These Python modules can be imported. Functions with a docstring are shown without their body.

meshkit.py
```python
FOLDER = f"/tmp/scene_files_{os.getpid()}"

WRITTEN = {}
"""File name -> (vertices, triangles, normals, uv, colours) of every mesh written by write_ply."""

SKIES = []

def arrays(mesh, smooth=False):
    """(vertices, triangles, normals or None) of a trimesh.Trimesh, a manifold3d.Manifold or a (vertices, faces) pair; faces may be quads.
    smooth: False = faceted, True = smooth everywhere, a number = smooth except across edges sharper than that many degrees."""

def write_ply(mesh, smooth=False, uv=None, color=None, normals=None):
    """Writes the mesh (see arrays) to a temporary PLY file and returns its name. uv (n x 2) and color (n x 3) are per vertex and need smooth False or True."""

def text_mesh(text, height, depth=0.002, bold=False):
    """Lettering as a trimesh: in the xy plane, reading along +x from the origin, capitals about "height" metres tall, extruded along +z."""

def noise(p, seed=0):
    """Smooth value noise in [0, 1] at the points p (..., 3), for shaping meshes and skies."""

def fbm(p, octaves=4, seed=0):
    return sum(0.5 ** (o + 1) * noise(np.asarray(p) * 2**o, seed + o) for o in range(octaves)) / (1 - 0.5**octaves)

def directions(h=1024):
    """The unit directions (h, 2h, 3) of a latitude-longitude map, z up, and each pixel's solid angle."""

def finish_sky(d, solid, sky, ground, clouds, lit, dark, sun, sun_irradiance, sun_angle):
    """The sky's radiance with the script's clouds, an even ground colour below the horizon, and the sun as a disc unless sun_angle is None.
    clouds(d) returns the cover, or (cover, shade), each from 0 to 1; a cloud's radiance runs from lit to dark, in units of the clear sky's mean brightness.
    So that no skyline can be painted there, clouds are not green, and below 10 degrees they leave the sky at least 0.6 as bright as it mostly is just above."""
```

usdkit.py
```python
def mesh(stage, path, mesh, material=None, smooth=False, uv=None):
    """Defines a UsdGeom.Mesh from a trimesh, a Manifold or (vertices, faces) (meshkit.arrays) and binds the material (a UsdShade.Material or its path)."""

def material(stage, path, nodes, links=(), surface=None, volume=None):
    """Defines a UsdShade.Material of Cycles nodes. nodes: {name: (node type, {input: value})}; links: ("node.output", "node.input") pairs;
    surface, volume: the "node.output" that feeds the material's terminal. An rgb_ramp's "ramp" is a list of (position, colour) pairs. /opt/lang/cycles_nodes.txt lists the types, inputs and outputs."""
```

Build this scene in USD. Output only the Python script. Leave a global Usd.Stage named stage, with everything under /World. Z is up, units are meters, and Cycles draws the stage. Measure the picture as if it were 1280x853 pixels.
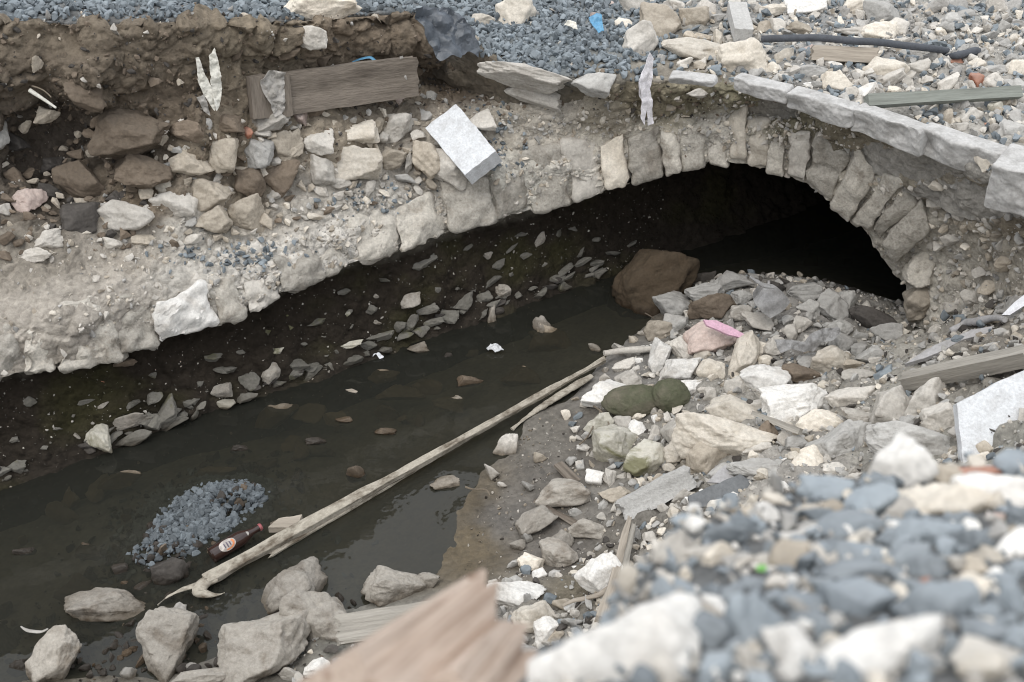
import math
import numpy as np
import trimesh
import usdkit, meshkit
from scipy.spatial import cKDTree
from scipy.interpolate import RBFInterpolator
from pxr import Usd, UsdGeom, UsdLux, UsdShade, Sdf, Gf, Vt

stage = Usd.Stage.CreateInMemory()
UsdGeom.SetStageUpAxis(stage, UsdGeom.Tokens.z)
UsdGeom.SetStageMetersPerUnit(stage, 1.0)
UsdGeom.Xform.Define(stage, '/World')
UsdGeom.Scope.Define(stage, '/World/Looks')

# ------------------------------------------------------------------ camera, sky, sun, exposure
EYE_HEIGHT, PITCH, FPX, EXPOSURE = 2.7, math.radians(35.0), 1372.0, 0.77
SUN_EL, SUN_AZ = math.radians(58), math.radians(-150)      # azimuth: atan2(x, y)
cam = UsdGeom.Camera.Define(stage, '/World/camera')
cam.AddTranslateOp().Set(Gf.Vec3d(0, 0, EYE_HEIGHT))
cam.AddRotateXOp().Set(90 - math.degrees(PITCH))
cam.CreateHorizontalApertureAttr(36.0)
cam.CreateVerticalApertureAttr(24.0)
cam.CreateFocalLengthAttr(36.0 * FPX / 1280)
cam.CreateFStopAttr(5.6)
cam.CreateFocusDistanceAttr(4.2)
cam.CreateExposureAttr(EXPOSURE)
cam.CreateClippingRangeAttr(Gf.Vec2f(0.02, 500))

usdkit.material(stage, '/World/Looks/overcast_sky', {
    'sky': ('sky_texture', {'sky_type': 'single_scattering', 'sun_disc': False, 'sun_elevation': SUN_EL, 'sun_rotation': SUN_AZ, 'aerosol_density': 2.0}),
    'tc': ('texture_coordinate', {}),
    'n': ('noise_texture', {'scale': 2.2, 'detail': 5.0, 'roughness': 0.55}),
    'cover': ('map_range', {'from_min': 0.25, 'from_max': 0.7, 'to_min': 0.78, 'to_max': 0.97, 'clamp': True}),
    'shade': ('rgb_ramp', {'ramp': [(0.3, (6.9, 7.15, 7.5)), (0.7, (9.0, 9.2, 9.45))]}),
    'dir': ('separate_xyz', {}), 'cie': ('math', {'math_type': 'multiply_add', 'value2': 0.86, 'value3': 0.40}),
    'gain': ('vector_math', {'math_type': 'scale'}),
    'mix': ('mix', {'mix_type': 'mix'}),
    'bg': ('background_shader', {'strength': 0.12})},
    [('tc.generated', 'n.vector'), ('n.fac', 'cover.value'), ('n.fac', 'shade.fac'), ('sky.color', 'mix.color1'), ('shade.color', 'gain.vector1'), ('tc.generated', 'dir.vector'), ('dir.z', 'cie.value1'), ('cie.value', 'gain.scale'),
     ('gain.vector', 'mix.color2'), ('cover.result', 'mix.fac'), ('mix.color', 'bg.color')], surface='bg.background')
sky = UsdLux.DomeLight.Define(stage, '/World/sky')
UsdShade.MaterialBindingAPI.Apply(sky.GetPrim()).Bind(UsdShade.Material.Get(stage, '/World/Looks/overcast_sky'))
sky.GetPrim().SetCustomDataByKey('kind', 'structure')
sun = UsdLux.DistantLight.Define(stage, '/World/sun')
sun.CreateIntensityAttr(0.2)
sun.CreateAngleAttr(25.0)
sun.CreateNormalizeAttr(True)
sun.CreateColorAttr(Gf.Vec3f(1.0, 0.96, 0.9))
sun.AddRotateZOp().Set(-math.degrees(SUN_AZ))
sun.AddRotateXOp().Set(-(90 - math.degrees(SUN_EL)))

# ------------------------------------------------------------------ helpers
rng = np.random.default_rng(7)
EYE = np.array([0, 0, EYE_HEIGHT])
CP, SP = math.cos(PITCH), math.sin(PITCH)
RIGHT, UP, BACK = np.array([1., 0, 0]), np.array([0, SP, CP]), np.array([0, -CP, SP])
AX = np.array([math.sin(math.radians(57.8)), math.cos(math.radians(57.8)), 0])      # along the culvert
AC = np.array([-AX[1], AX[0], 0])                                                  # across it, away from the near bank


def ray(u, v):
    r, d = (np.asarray(u, float) - 640) / FPX, (np.asarray(v, float) - 426.5) / FPX
    return np.stack([r, CP - SP * d, -(SP + CP * d)], -1)


def at_z(u, v, z):
    q = ray(u, v)
    return EYE + q * ((np.asarray(z) - EYE_HEIGHT) / q[..., 2])[..., None]


T0 = float(at_z(0, 600, 0.) @ AC)


def at_t(u, v, t):
    q = ray(u, v)
    return EYE + q * ((np.asarray(t) + T0) / (q @ AC))[..., None]


def at_depth(u, v, d):
    return EYE + ray(u, v) * np.asarray(d, float)[..., None]


def st(p):
    p = np.asarray(p)
    return np.stack([p @ AX, p @ AC - T0, p[..., 2]], -1)


def from_st(s, t, z):
    s, t, z = np.broadcast_arrays(np.asarray(s, float), np.asarray(t, float), np.asarray(z, float))
    p = s[..., None] * AX + (t[..., None] + T0) * AC
    p[..., 2] = z
    return p


def to_px(p):
    q = np.asarray(p) - EYE
    f = -(q @ BACK)
    return 640 + FPX * (q @ RIGHT) / f, 426.5 - FPX * (q @ UP) / f, f


NAMES = {}


def numbered(name, parent='/World'):
    k = NAMES.get((parent, name), 0)
    NAMES[(parent, name)] = k + 1
    return f'{parent}/{name}' if k == 0 else f'{parent}/{name}_{k:03d}'


def tag(prim, label=None, category=None, group=None, kind=None):
    prim = prim.GetPrim()
    for k, x in (('label', label), ('category', category), ('group', group), ('kind', kind)):
        if x:
            prim.SetCustomDataByKey(k, x)
    return prim


def obj(name, mesh, mat, parent='/World', smooth=35, base=None, tint=None, wet=None):
    """One Mesh prim; its origin at the base of the thing when base is given."""
    path = numbered(name, str(parent.GetPath()) if hasattr(parent, 'GetPath') else parent)
    if base is not None:
        v, f, n = meshkit.arrays(mesh, False)
        mesh = trimesh.Trimesh(v - base, f, process=False)
    m = usdkit.mesh(stage, path, mesh, f'/World/Looks/{mat}', smooth)
    if base is not None:
        UsdGeom.Xformable(m).AddTranslateOp().Set(Gf.Vec3d(*map(float, base)))
    if tint is not None:
        UsdGeom.PrimvarsAPI(m).CreatePrimvar('tint', Sdf.ValueTypeNames.Color3fArray, 'vertex').Set(Vt.Vec3fArray.FromNumpy(tint.astype(np.float32)))
    if wet is not None:
        UsdGeom.PrimvarsAPI(m).CreatePrimvar('wet', Sdf.ValueTypeNames.FloatArray, 'vertex').Set(Vt.FloatArray.FromNumpy(wet.astype(np.float32)))
    return m.GetPrim()


def thing(name, label, category, loc=(0, 0, 0), group=None):
    x = UsdGeom.Xform.Define(stage, numbered(name))
    x.AddTranslateOp().Set(Gf.Vec3d(*map(float, loc)))
    return tag(x, label, category, group)


def grid_faces(n, m):
    i = np.arange(n * m).reshape(n, m)
    a, b, c, d = i[:-1, :-1].ravel(), i[1:, :-1].ravel(), i[1:, 1:].ravel(), i[:-1, 1:].ravel()
    return np.vstack([np.stack([a, b, c], 1), np.stack([a, c, d], 1)])


def grid_mesh(P, flip=False):
    n, m = P.shape[:2]
    f = grid_faces(n, m)
    return trimesh.Trimesh(P.reshape(-1, 3), f[:, ::-1] if flip else f, process=False)


def face_eye(mesh):
    """Turns the surface so that its outside is the side seen from the photographer's place."""
    v, f = np.array(mesh.vertices), np.array(mesh.faces)
    n = vnormals(v, f)
    u, w, d = to_px(v)
    seen = (d > 0.1) & (u > -100) & (u < 1380) & (w > -50) & (w < 900)
    return trimesh.Trimesh(v, f[:, ::-1] if ((EYE - v[seen]) * n[seen]).sum() < 0 else f, process=False)


def vnormals(v, f):
    n, q = np.zeros_like(v), np.cross(v[f[:, 1]] - v[f[:, 0]], v[f[:, 2]] - v[f[:, 0]])
    for k in range(3):
        np.add.at(n, f[:, k], q)
    return n / np.maximum(np.linalg.norm(n, axis=1, keepdims=True), 1e-12)


def fbm(p, s, o=4, seed=0):
    return meshkit.fbm(np.asarray(p) * s, o, seed) * 2 - 1


class Clods:
    """Lumps of a given size scattered in space; height() is 0..1, domed over each lump."""
    def __init__(self, lo, hi, spacing, seed):
        r = np.random.default_rng(seed)
        n = int(np.prod((np.asarray(hi) - lo) / spacing))
        self.p, self.spacing = r.uniform(lo, hi, (n, 3)), spacing
        self.h = r.uniform(0.2, 1, n) ** 1.5
        self.tree = cKDTree(self.p)

    def height(self, q):
        d, i = self.tree.query(q, k=2)
        edge = np.clip((d[:, 1] - d[:, 0]) / (0.35 * self.spacing), 0, 1)
        return self.h[i[:, 0]] * np.sqrt(edge)


BIG = Clods((-3.2, 1.6, -0.3), (3.2, 6, 1.7), 0.11, 3)
SMALL = Clods((-3.2, 1.6, -0.3), (3.2, 5.4, 1.6), 0.042, 4)


def roughen(mesh, big=0.02, small=0.008, low=0.03, fine=0.004, seed=0):
    """Pushes the surface out along its normals: broad waves, lumps, small lumps, grain. The four sizes may be one number or one per vertex."""
    mesh = face_eye(mesh)
    v, f = np.array(mesh.vertices), np.array(mesh.faces)
    n = vnormals(v, f)
    near = (np.abs(v[:, 0]) < 3.2) & (v[:, 1] < 6) & (v[:, 1] > 1.2)
    h = low * fbm(v, 3.0, 4, seed) + fine * fbm(v, 45.0, 3, seed + 9)
    w = v + 0.03 * np.stack([fbm(v, 9.0, 2, seed + 20 + k) for k in range(3)], 1)
    hb, hs = np.zeros(len(v)), np.zeros(len(v))
    hb[near], hs[near] = BIG.height(w[near]), SMALL.height(w[near])
    h = h + big * (hb - 0.33) + small * (hs - 0.3)
    return trimesh.Trimesh(v + n * h[:, None], f, process=False)


def refine(lines, na, nb):
    """Lofts a table of world points (rows x columns) to an na x nb grid, smooth along the columns and linear across."""
    from scipy.interpolate import PchipInterpolator
    L = np.asarray(lines, float)
    x = np.r_[0, np.cumsum(np.linalg.norm(np.diff(L.mean(0), axis=0), axis=1))]
    a = PchipInterpolator(x, L, axis=1)(np.linspace(0, x[-1], na))
    y = np.arange(len(L))
    b = PchipInterpolator(y, a, axis=0)(np.linspace(0, len(L) - 1, nb)) if len(L) > 2 else a[0] + (a[1] - a[0]) * np.linspace(0, 1, nb)[:, None, None]
    return b.transpose(1, 0, 2)


def cast(mesh, u, v):
    """(point, normal) where the view ray of the photograph's pixel meets a construction surface."""
    V, Fc = mesh
    d = ray(u, v)
    a, e1, e2 = V[Fc[:, 0]], V[Fc[:, 1]] - V[Fc[:, 0]], V[Fc[:, 2]] - V[Fc[:, 0]]
    h = np.cross(d, e2)
    det = (e1 * h).sum(1)
    det = np.where(np.abs(det) < 1e-12, 1e-12, det)
    s = EYE - a
    x = (s * h).sum(1) / det
    q = np.cross(s, e1)
    y = (q @ d) / det
    t = (e2 * q).sum(1) / det
    ok = (x >= -1e-4) & (y >= -1e-4) & (x + y <= 1.0002) & (t > 0.05)
    if not ok.any():
        return None
    k = np.nonzero(ok)[0][t[ok].argmin()]
    n = np.cross(e1[k], e2[k])
    n /= np.linalg.norm(n)
    return EYE + d * t[k], n if n @ d < 0 else -n


SPHERES = {k: trimesh.creation.icosphere(k) for k in (1, 2, 3, 4, 5)}


def rock(seed, sub=3, sharp=16, planes=13, rough=0.06, grain=0.02, boxy=0.0):
    """An angular stone within [-0.5, 0.5]^3: a rough polyhedron with worn edges, chipped corners and uneven faces."""
    r = np.random.default_rng(seed)
    d = np.array(SPHERES[sub].vertices)
    n = r.normal(size=(planes, 3))
    n /= np.linalg.norm(n, axis=1, keepdims=True)
    h = r.uniform(0.5, 1.0, planes)
    if boxy:
        q = np.vstack([np.eye(3), -np.eye(3)]) + r.normal(size=(6, 3)) * (0.34 - 0.2 * boxy)
        n = np.vstack([n, q / np.linalg.norm(q, axis=1, keepdims=True)])
        h = np.r_[h * (1 + 0.3 * boxy), r.uniform(0.6, 0.8, 6)]
    o = r.uniform(0, 50, 3)
    d2 = d + 0.16 * np.stack([fbm(d + o + 9 * k, 1.6, 3, seed % 61 + k) for k in range(3)], 1)       # bent faces
    x = np.maximum(d2 @ n.T, 0) / h
    R = 1 / np.maximum((x ** sharp).sum(1) ** (1 / sharp), 0.45)
    p = d * R[:, None]
    R2 = 1 + rough * fbm(p + o, 2.4, 4, seed % 97) + grain * fbm(p + o, 9, 4, seed % 89)
    R2 -= 0.5 * rough * np.abs(fbm(p + o, 4.5, 3, seed % 79))
    if sub >= 4:
        R2 += grain * 0.6 * fbm(p + o, 28, 3, seed % 83)
        R2 -= 0.07 * np.clip(fbm(p + o, 2.7, 2, seed % 71) * 4 - 1.0, 0, 1)       # chipped corners
    p = p * R2[:, None]
    k = r.normal(size=4) * 0.16
    p = np.stack([p[:, 0] * (1 + k[0] * p[:, 1]) + k[1] * p[:, 1], p[:, 1] * (1 + k[2] * p[:, 0]), p[:, 2] * (1 + k[3] * p[:, 0])], 1)
    lo, hi = p.min(0), p.max(0)
    return (p - (lo + hi) / 2) / (hi - lo)


def frame(rot):
    """Columns: an upright-to-the-eye frame turned by rot degrees about the line of sight."""
    c, s = math.cos(math.radians(rot)), math.sin(math.radians(rot))
    return np.stack([RIGHT * c + UP * s, -RIGHT * s + UP * c, BACK], 1)


def mat_node(name, **k):
    return (name, k)


def stone_material(name, base, second, speck=0.25, dust=0.3, dust_color=(0.47, 0.44, 0.4), moss=0.0, rough=0.9, bump=0.5, wetline=True, vary=0.3, patch=5.0):
    base, second = np.asarray(base), np.asarray(second)
    nodes = {
        'geo': ('geometry', {}), 'info': ('object_info', {}),
        'xyz': ('separate_xyz', {}), 'nxyz': ('separate_xyz', {}),
        'n1': ('noise_texture', {'scale': patch, 'detail': 6.0, 'roughness': 0.65, 'distortion': 0.6}),
        'n2': ('noise_texture', {'scale': 85.0, 'detail': 5.0, 'roughness': 0.75}),
        'n3': ('noise_texture', {'scale': 22.0, 'detail': 8.0, 'roughness': 0.72}),
        'tone': ('rgb_ramp', {'ramp': [(0.32, tuple(second)), (0.48, tuple(base)), (0.56, tuple(base * 1.06)), (0.7, tuple((base + second) / 2))]}),
        'sp': ('map_range', {'from_min': 0.3, 'from_max': 0.7, 'to_min': 1 - speck, 'to_max': 1 + speck, 'clamp': True}),
        'spm': ('vector_math', {'math_type': 'scale'}),
        'rv': ('map_range', {'from_min': 0, 'from_max': 1, 'to_min': 1 - vary, 'to_max': 1 + vary * 0.6}),
        'rvm': ('vector_math', {'math_type': 'scale'}),
        'up': ('map_range', {'from_min': 0.0, 'from_max': 0.9, 'to_min': 0.0, 'to_max': dust, 'clamp': True}),
        'dn': ('map_range', {'from_min': 0.35, 'from_max': 0.6, 'to_min': 0.25, 'to_max': 1.0, 'clamp': True}),
        'dm': ('math', {'math_type': 'multiply'}),
        'dust': ('mix', {'mix_type': 'mix', 'color2': dust_color}),
        'b': ('bump', {'strength': bump, 'distance': 0.012}),
        'b2': ('bump', {'strength': bump * 0.6, 'distance': 0.004}),
        'p': ('principled_bsdf', {'roughness': rough, 'specular_ior_level': 0.18}),
    }
    links = [('geo.position', 'xyz.vector'), ('geo.normal', 'nxyz.vector'), ('geo.position', 'n1.vector'), ('geo.position', 'n2.vector'), ('geo.position', 'n3.vector'),
             ('n1.fac', 'tone.fac'), ('tone.color', 'spm.vector1'), ('n2.fac', 'sp.value'), ('sp.result', 'spm.scale'),
             ('info.random', 'rv.value'), ('spm.vector', 'rvm.vector1'), ('rv.result', 'rvm.scale'),
             ('nxyz.z', 'up.value'), ('n3.fac', 'dn.value'), ('up.result', 'dm.value1'), ('dn.result', 'dm.value2'), ('dm.value', 'dust.fac'), ('rvm.vector', 'dust.color1'),
             ('n3.fac', 'b.height'), ('n2.fac', 'b2.height'), ('b.normal', 'b2.normal'), ('b2.normal', 'p.normal')]
    last = 'dust.color'
    if moss:
        nodes['mn'] = ('map_range', {'from_min': 0.62 - 0.3 * moss, 'from_max': 0.72 - 0.3 * moss, 'to_min': 0.0, 'to_max': 0.85, 'clamp': True})
        nodes['moss'] = ('mix', {'mix_type': 'mix', 'color2': (0.13, 0.125, 0.06)})
        links += [('n1.fac', 'mn.value'), ('mn.result', 'moss.fac'), (last, 'moss.color1')]
        last = 'moss.color'
    if wetline:
        nodes['wz'] = ('math', {'math_type': 'multiply_add', 'value2': -0.06, 'value3': 0.03})
        nodes['wa'] = ('math', {'math_type': 'add'})
        nodes['wm'] = ('map_range', {'from_min': 0.0, 'from_max': 0.05, 'to_min': 1.0, 'to_max': 0.0, 'clamp': True})
        nodes['wc'] = ('mix', {'mix_type': 'multiply', 'color2': (0.36, 0.32, 0.27)})
        nodes['wr'] = ('map_range', {'from_min': 0, 'from_max': 1, 'to_min': rough, 'to_max': 0.3})
        links += [('n3.fac', 'wz.value1'), ('wz.value', 'wa.value1'), ('xyz.z', 'wa.value2'), ('wa.value', 'wm.value'), ('wm.result', 'wc.fac'), (last, 'wc.color1'), ('wm.result', 'wr.value'), ('wr.result', 'p.roughness')]
        last = 'wc.color'
    links.append((last, 'p.base_color'))
    usdkit.material(stage, f'/World/Looks/{name}', nodes, links, surface='p.BSDF')


def plain_material(name, color, second=None, rough=0.7, scale=14.0, bump=0.25, stretch=None, metallic=0.0, spec=0.4, translucent=0.0):
    second = second if second is not None else tuple(0.7 * c for c in color)
    nodes = {
        'geo': ('geometry', {}), 'tc': ('texture_coordinate', {}),
        'map': ('mapping', {'mapping_type': 'point', 'scale': stretch or (1, 1, 1)}),
        'n1': ('noise_texture', {'scale': scale, 'detail': 6.0, 'roughness': 0.65}),
        'n2': ('noise_texture', {'scale': scale * 6, 'detail': 4.0, 'roughness': 0.7}),
        'tone': ('rgb_ramp', {'ramp': [(0.33, tuple(second)), (0.55, tuple(color)), (0.72, tuple(0.5 * (np.array(color) + second)))]}),
        'sp': ('map_range', {'from_min': 0.3, 'from_max': 0.7, 'to_min': 0.82, 'to_max': 1.15, 'clamp': True}),
        'spm': ('vector_math', {'math_type': 'scale'}),
        'b': ('bump', {'strength': bump, 'distance': 0.006}),
        'p': ('principled_bsdf', {'roughness': rough, 'metallic': metallic, 'specular_ior_level': spec})}
    links = [('tc.object', 'map.vector'), ('map.vector', 'n1.vector'), ('map.vector', 'n2.vector'), ('n1.fac', 'tone.fac'), ('tone.color', 'spm.vector1'), ('n2.fac', 'sp.value'),
             ('sp.result', 'spm.scale'), ('spm.vector', 'p.base_color'), ('n2.fac', 'b.height'), ('b.normal', 'p.normal')]
    surface = 'p.BSDF'
    if translucent:
        nodes['tr'] = ('translucent_bsdf', {})
        nodes['mx'] = ('mix_closure', {'fac': translucent})
        links += [('spm.vector', 'tr.color'), ('p.BSDF', 'mx.closure1'), ('tr.BSDF', 'mx.closure2')]
        surface = 'mx.closure'
    usdkit.material(stage, f'/World/Looks/{name}', nodes, links, surface=surface)


# tone letters: C cream, W white, L pale lime-dusted, G grey, T tan, P pinkish, B brown, K dark, S blue-grey crushed stone, M mossy, R brick
STONE = dict(Q='dirty_shore_stone', Z='shaded_brown_block', V='arch_limestone', A='paler_blue_stone', N='wet_blue_stone', C='cream_limestone', W='white_limestone', L='pale_dusty_stone', G='grey_stone', T='tan_stone', P='pinkish_stone', B='brown_stone', K='dark_stone', S='blue_grey_stone', M='mossy_stone', R='brick_red', D='wall_wet_stone')
stone_material('cream_limestone', (0.55, 0.50, 0.425), (0.44, 0.385, 0.31), dust=0.25, dust_color=(0.6, 0.57, 0.52))
stone_material('white_limestone', (0.63, 0.61, 0.575), (0.50, 0.46, 0.41), dust=0.2, dust_color=(0.66, 0.65, 0.62), vary=0.15)
stone_material('pale_dusty_stone', (0.46, 0.43, 0.385), (0.33, 0.30, 0.26), dust=0.35, dust_color=(0.5, 0.475, 0.435))
stone_material('grey_stone', (0.33, 0.32, 0.30), (0.25, 0.235, 0.215), dust=0.45, dust_color=(0.42, 0.405, 0.38))
stone_material('tan_stone', (0.36, 0.315, 0.255), (0.25, 0.212, 0.165), dust=0.3, dust_color=(0.47, 0.43, 0.37))
stone_material('pinkish_stone', (0.44, 0.35, 0.31), (0.32, 0.25, 0.22), dust=0.3)
stone_material('brown_stone', (0.165, 0.13, 0.098), (0.105, 0.082, 0.062), dust=0.2, dust_color=(0.19, 0.165, 0.135))
stone_material('dark_stone', (0.07, 0.063, 0.057), (0.045, 0.041, 0.037), dust=0.2, dust_color=(0.13, 0.118, 0.105))
stone_material('blue_grey_stone', (0.17, 0.193, 0.208), (0.115, 0.132, 0.145), dust=0.3, dust_color=(0.3, 0.32, 0.333), bump=0.3, vary=0.5, speck=0.15)
stone_material('mossy_stone', (0.42, 0.395, 0.33), (0.27, 0.25, 0.18), dust=0.5, dust_color=(0.55, 0.53, 0.48), moss=0.38)
stone_material('dirty_shore_stone', (0.32, 0.293, 0.255), (0.16, 0.132, 0.102), dust=0.3, dust_color=(0.4, 0.375, 0.335), bump=0.8, patch=9.0)
stone_material('shaded_brown_block', (0.06, 0.044, 0.029), (0.028, 0.022, 0.015), dust=0.25, dust_color=(0.08, 0.066, 0.048), patch=9.0, bump=0.8)  # brown stone darkened: the shade inside the culvert mouth is put into its colour
stone_material('arch_limestone', (0.43, 0.40, 0.35), (0.27, 0.24, 0.2), dust=0.35, dust_color=(0.48, 0.45, 0.4), vary=0.3, bump=1.0, patch=9.0, speck=0.35)
stone_material('paler_blue_stone', (0.195, 0.220, 0.237), (0.135, 0.153, 0.168), dust=0.4, dust_color=(0.34, 0.36, 0.372), rough=0.95, bump=0.3, vary=0.4, speck=0.15)  # the blue-grey stone in a slightly paler tone
stone_material('wet_blue_stone', (0.115, 0.13, 0.14), (0.075, 0.086, 0.094), dust=0.15, dust_color=(0.2, 0.215, 0.225), bump=0.3, vary=0.5, speck=0.15, rough=0.6, wetline=False)
stone_material('brick_red', (0.37, 0.165, 0.105), (0.29, 0.13, 0.09), dust=0.25, rough=0.85)
stone_material('wall_wet_stone', (0.14, 0.132, 0.115), (0.08, 0.076, 0.062), dust=0.3, dust_color=(0.22, 0.21, 0.185), moss=0.12)

# the ground's own material: colour zones come from the mesh, relief and grain from noise
usdkit.material(stage, '/World/Looks/earth', {
    'tint': ('attribute', {'attribute': 'tint'}), 'wet': ('attribute', {'attribute': 'wet'}), 'geo': ('geometry', {}),
    'n1': ('noise_texture', {'scale': 7.0, 'detail': 7.0, 'roughness': 0.7, 'distortion': 0.5}),
    'n2': ('noise_texture', {'scale': 55.0, 'detail': 7.0, 'roughness': 0.75}),
    'vor': ('voronoi_texture', {'scale': 55.0, 'feature': 'f1', 'randomness': 1.0}),
    'vt': ('separate_color', {'color_type': 'hsv'}),
    'grain': ('map_range', {'from_min': 0.0, 'from_max': 1.0, 'to_min': 0.8, 'to_max': 1.28}),
    'm1': ('map_range', {'from_min': 0.3, 'from_max': 0.7, 'to_min': 0.72, 'to_max': 1.26, 'clamp': True}),
    'm2': ('map_range', {'from_min': 0.28, 'from_max': 0.72, 'to_min': 0.7, 'to_max': 1.3, 'clamp': True}),
    'mm': ('math', {'math_type': 'multiply'}), 'mg': ('math', {'math_type': 'multiply'}),
    'sc': ('vector_math', {'math_type': 'scale'}),
    'hs': ('math', {'math_type': 'multiply_add', 'value2': -0.5}),
    'gritty': ('map_range', {'from_min': 0, 'from_max': 1, 'to_min': 0.75, 'to_max': 0.12, 'clamp': True}),
    'b': ('bump', {'distance': 0.014}),
    'r': ('map_range', {'from_min': 0, 'from_max': 1, 'to_min': 0.95, 'to_max': 0.3}),
    'sl': ('map_range', {'from_min': 0.1, 'from_max': 0.6, 'to_min': 0.08, 'to_max': 0.45, 'clamp': True}),
    'p': ('principled_bsdf', {})},
    [('geo.position', 'n1.vector'), ('geo.position', 'n2.vector'), ('geo.position', 'vor.vector'), ('vor.color', 'vt.color'), ('vt.b', 'grain.value'),
     ('n1.fac', 'm1.value'), ('n2.fac', 'm2.value'), ('m1.result', 'mm.value1'), ('m2.result', 'mm.value2'), ('mm.value', 'mg.value1'), ('grain.result', 'mg.value2'),
     ('tint.color', 'sc.vector1'), ('mg.value', 'sc.scale'), ('sc.vector', 'p.base_color'), ('vor.distance', 'hs.value1'), ('n2.fac', 'hs.value3'), ('hs.value', 'b.height'),
     ('wet.fac', 'gritty.value'), ('gritty.result', 'b.strength'), ('b.normal', 'p.normal'), ('wet.fac', 'r.value'), ('r.result', 'p.roughness'), ('wet.fac', 'sl.value'), ('sl.result', 'p.specular_ior_level')], surface='p.BSDF')

FINE = {}

# ------------------------------------------------------------------ the cut bank and the broken end of the vault
# each column: pixel and cross-canal offset t on the lower lip, pixel and height on the street edge
BANK = [
    (-330, 560, -.02, -330, 34, 1.42), (-160, 528, -.03, -150, 30, 1.40), (0, 472, -.03, 0, 28, 1.38), (130, 444, -.03, 130, 30, 1.36), (260, 402, -.03, 250, 30, 1.33), (350, 366, -.03, 350, 28, 1.29),
    (430, 332, -.02, 430, 22, 1.26), (500, 310, -.01, 510, 17, 1.23), (560, 291, 0, 590, 60, 1.14), (640, 266, -.05, 650, 92, 1.09), (700, 252, -.1, 710, 96, 1.07),
    (760, 235, -.18, 765, 100, 1.06), (820, 218, -.28, 820, 102, 1.05), (860, 207, -.38, 860, 98, 1.05), (900, 203, -.47, 905, 105, 1.05), (950, 212, -.60, 960, 117, 1.05),
    (1000, 229, -.75, 1015, 130, 1.05), (1040, 252, -.87, 1060, 148, 1.05), (1080, 290, -.99, 1120, 172, 1.05), (1112, 332, -1.08, 1180, 194, 1.05), (1138, 372, -1.17, 1240, 220, 1.05),
    (1135, 412, -1.21, 1310, 262, 1.05), (1112, 455, -1.23, 1380, 320, 1.04), (1090, 500, -1.25, 1450, 400, 1.02)]
lip_px = np.array([c[:2] for c in BANK], float)
lip = np.array([at_t(c[0], c[1], c[2]) for c in BANK])
edge = np.array([at_z(c[3], c[4], c[5]) for c in BANK])
edge_px = np.array([c[3:5] for c in BANK], float)
t_lip, t_edge = st(lip)[:, 1], st(edge)[:, 1]

# hollows (+, away from the eye) and bulges (-): u, v, radius u, radius v, metres
RELIEF = [(60, 185, 85, 60, .20), (35, 200, 40, 40, .07), (300, 85, 60, 60, .05), (470, 100, 160, 38, .13), (565, 100, 60, 34, .12), (110, 95, 40, 34, -.10), (20, 250, 60, 60, -.03), (640, 165, 60, 30, .05), (750, 165, 60, 25, .05),
          (950, 142, 150, 14, .04), (1110, 200, 90, 16, .07), (1230, 250, 80, 18, .07), (680, 118, 60, 18, .08), (840, 138, 60, 20, .04), (300, 360, 250, 40, -.03), (90, 400, 70, 50, -.05), (1200, 330, 60, 40, .03), (1235, 450, 70, 35, .05)]


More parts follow.
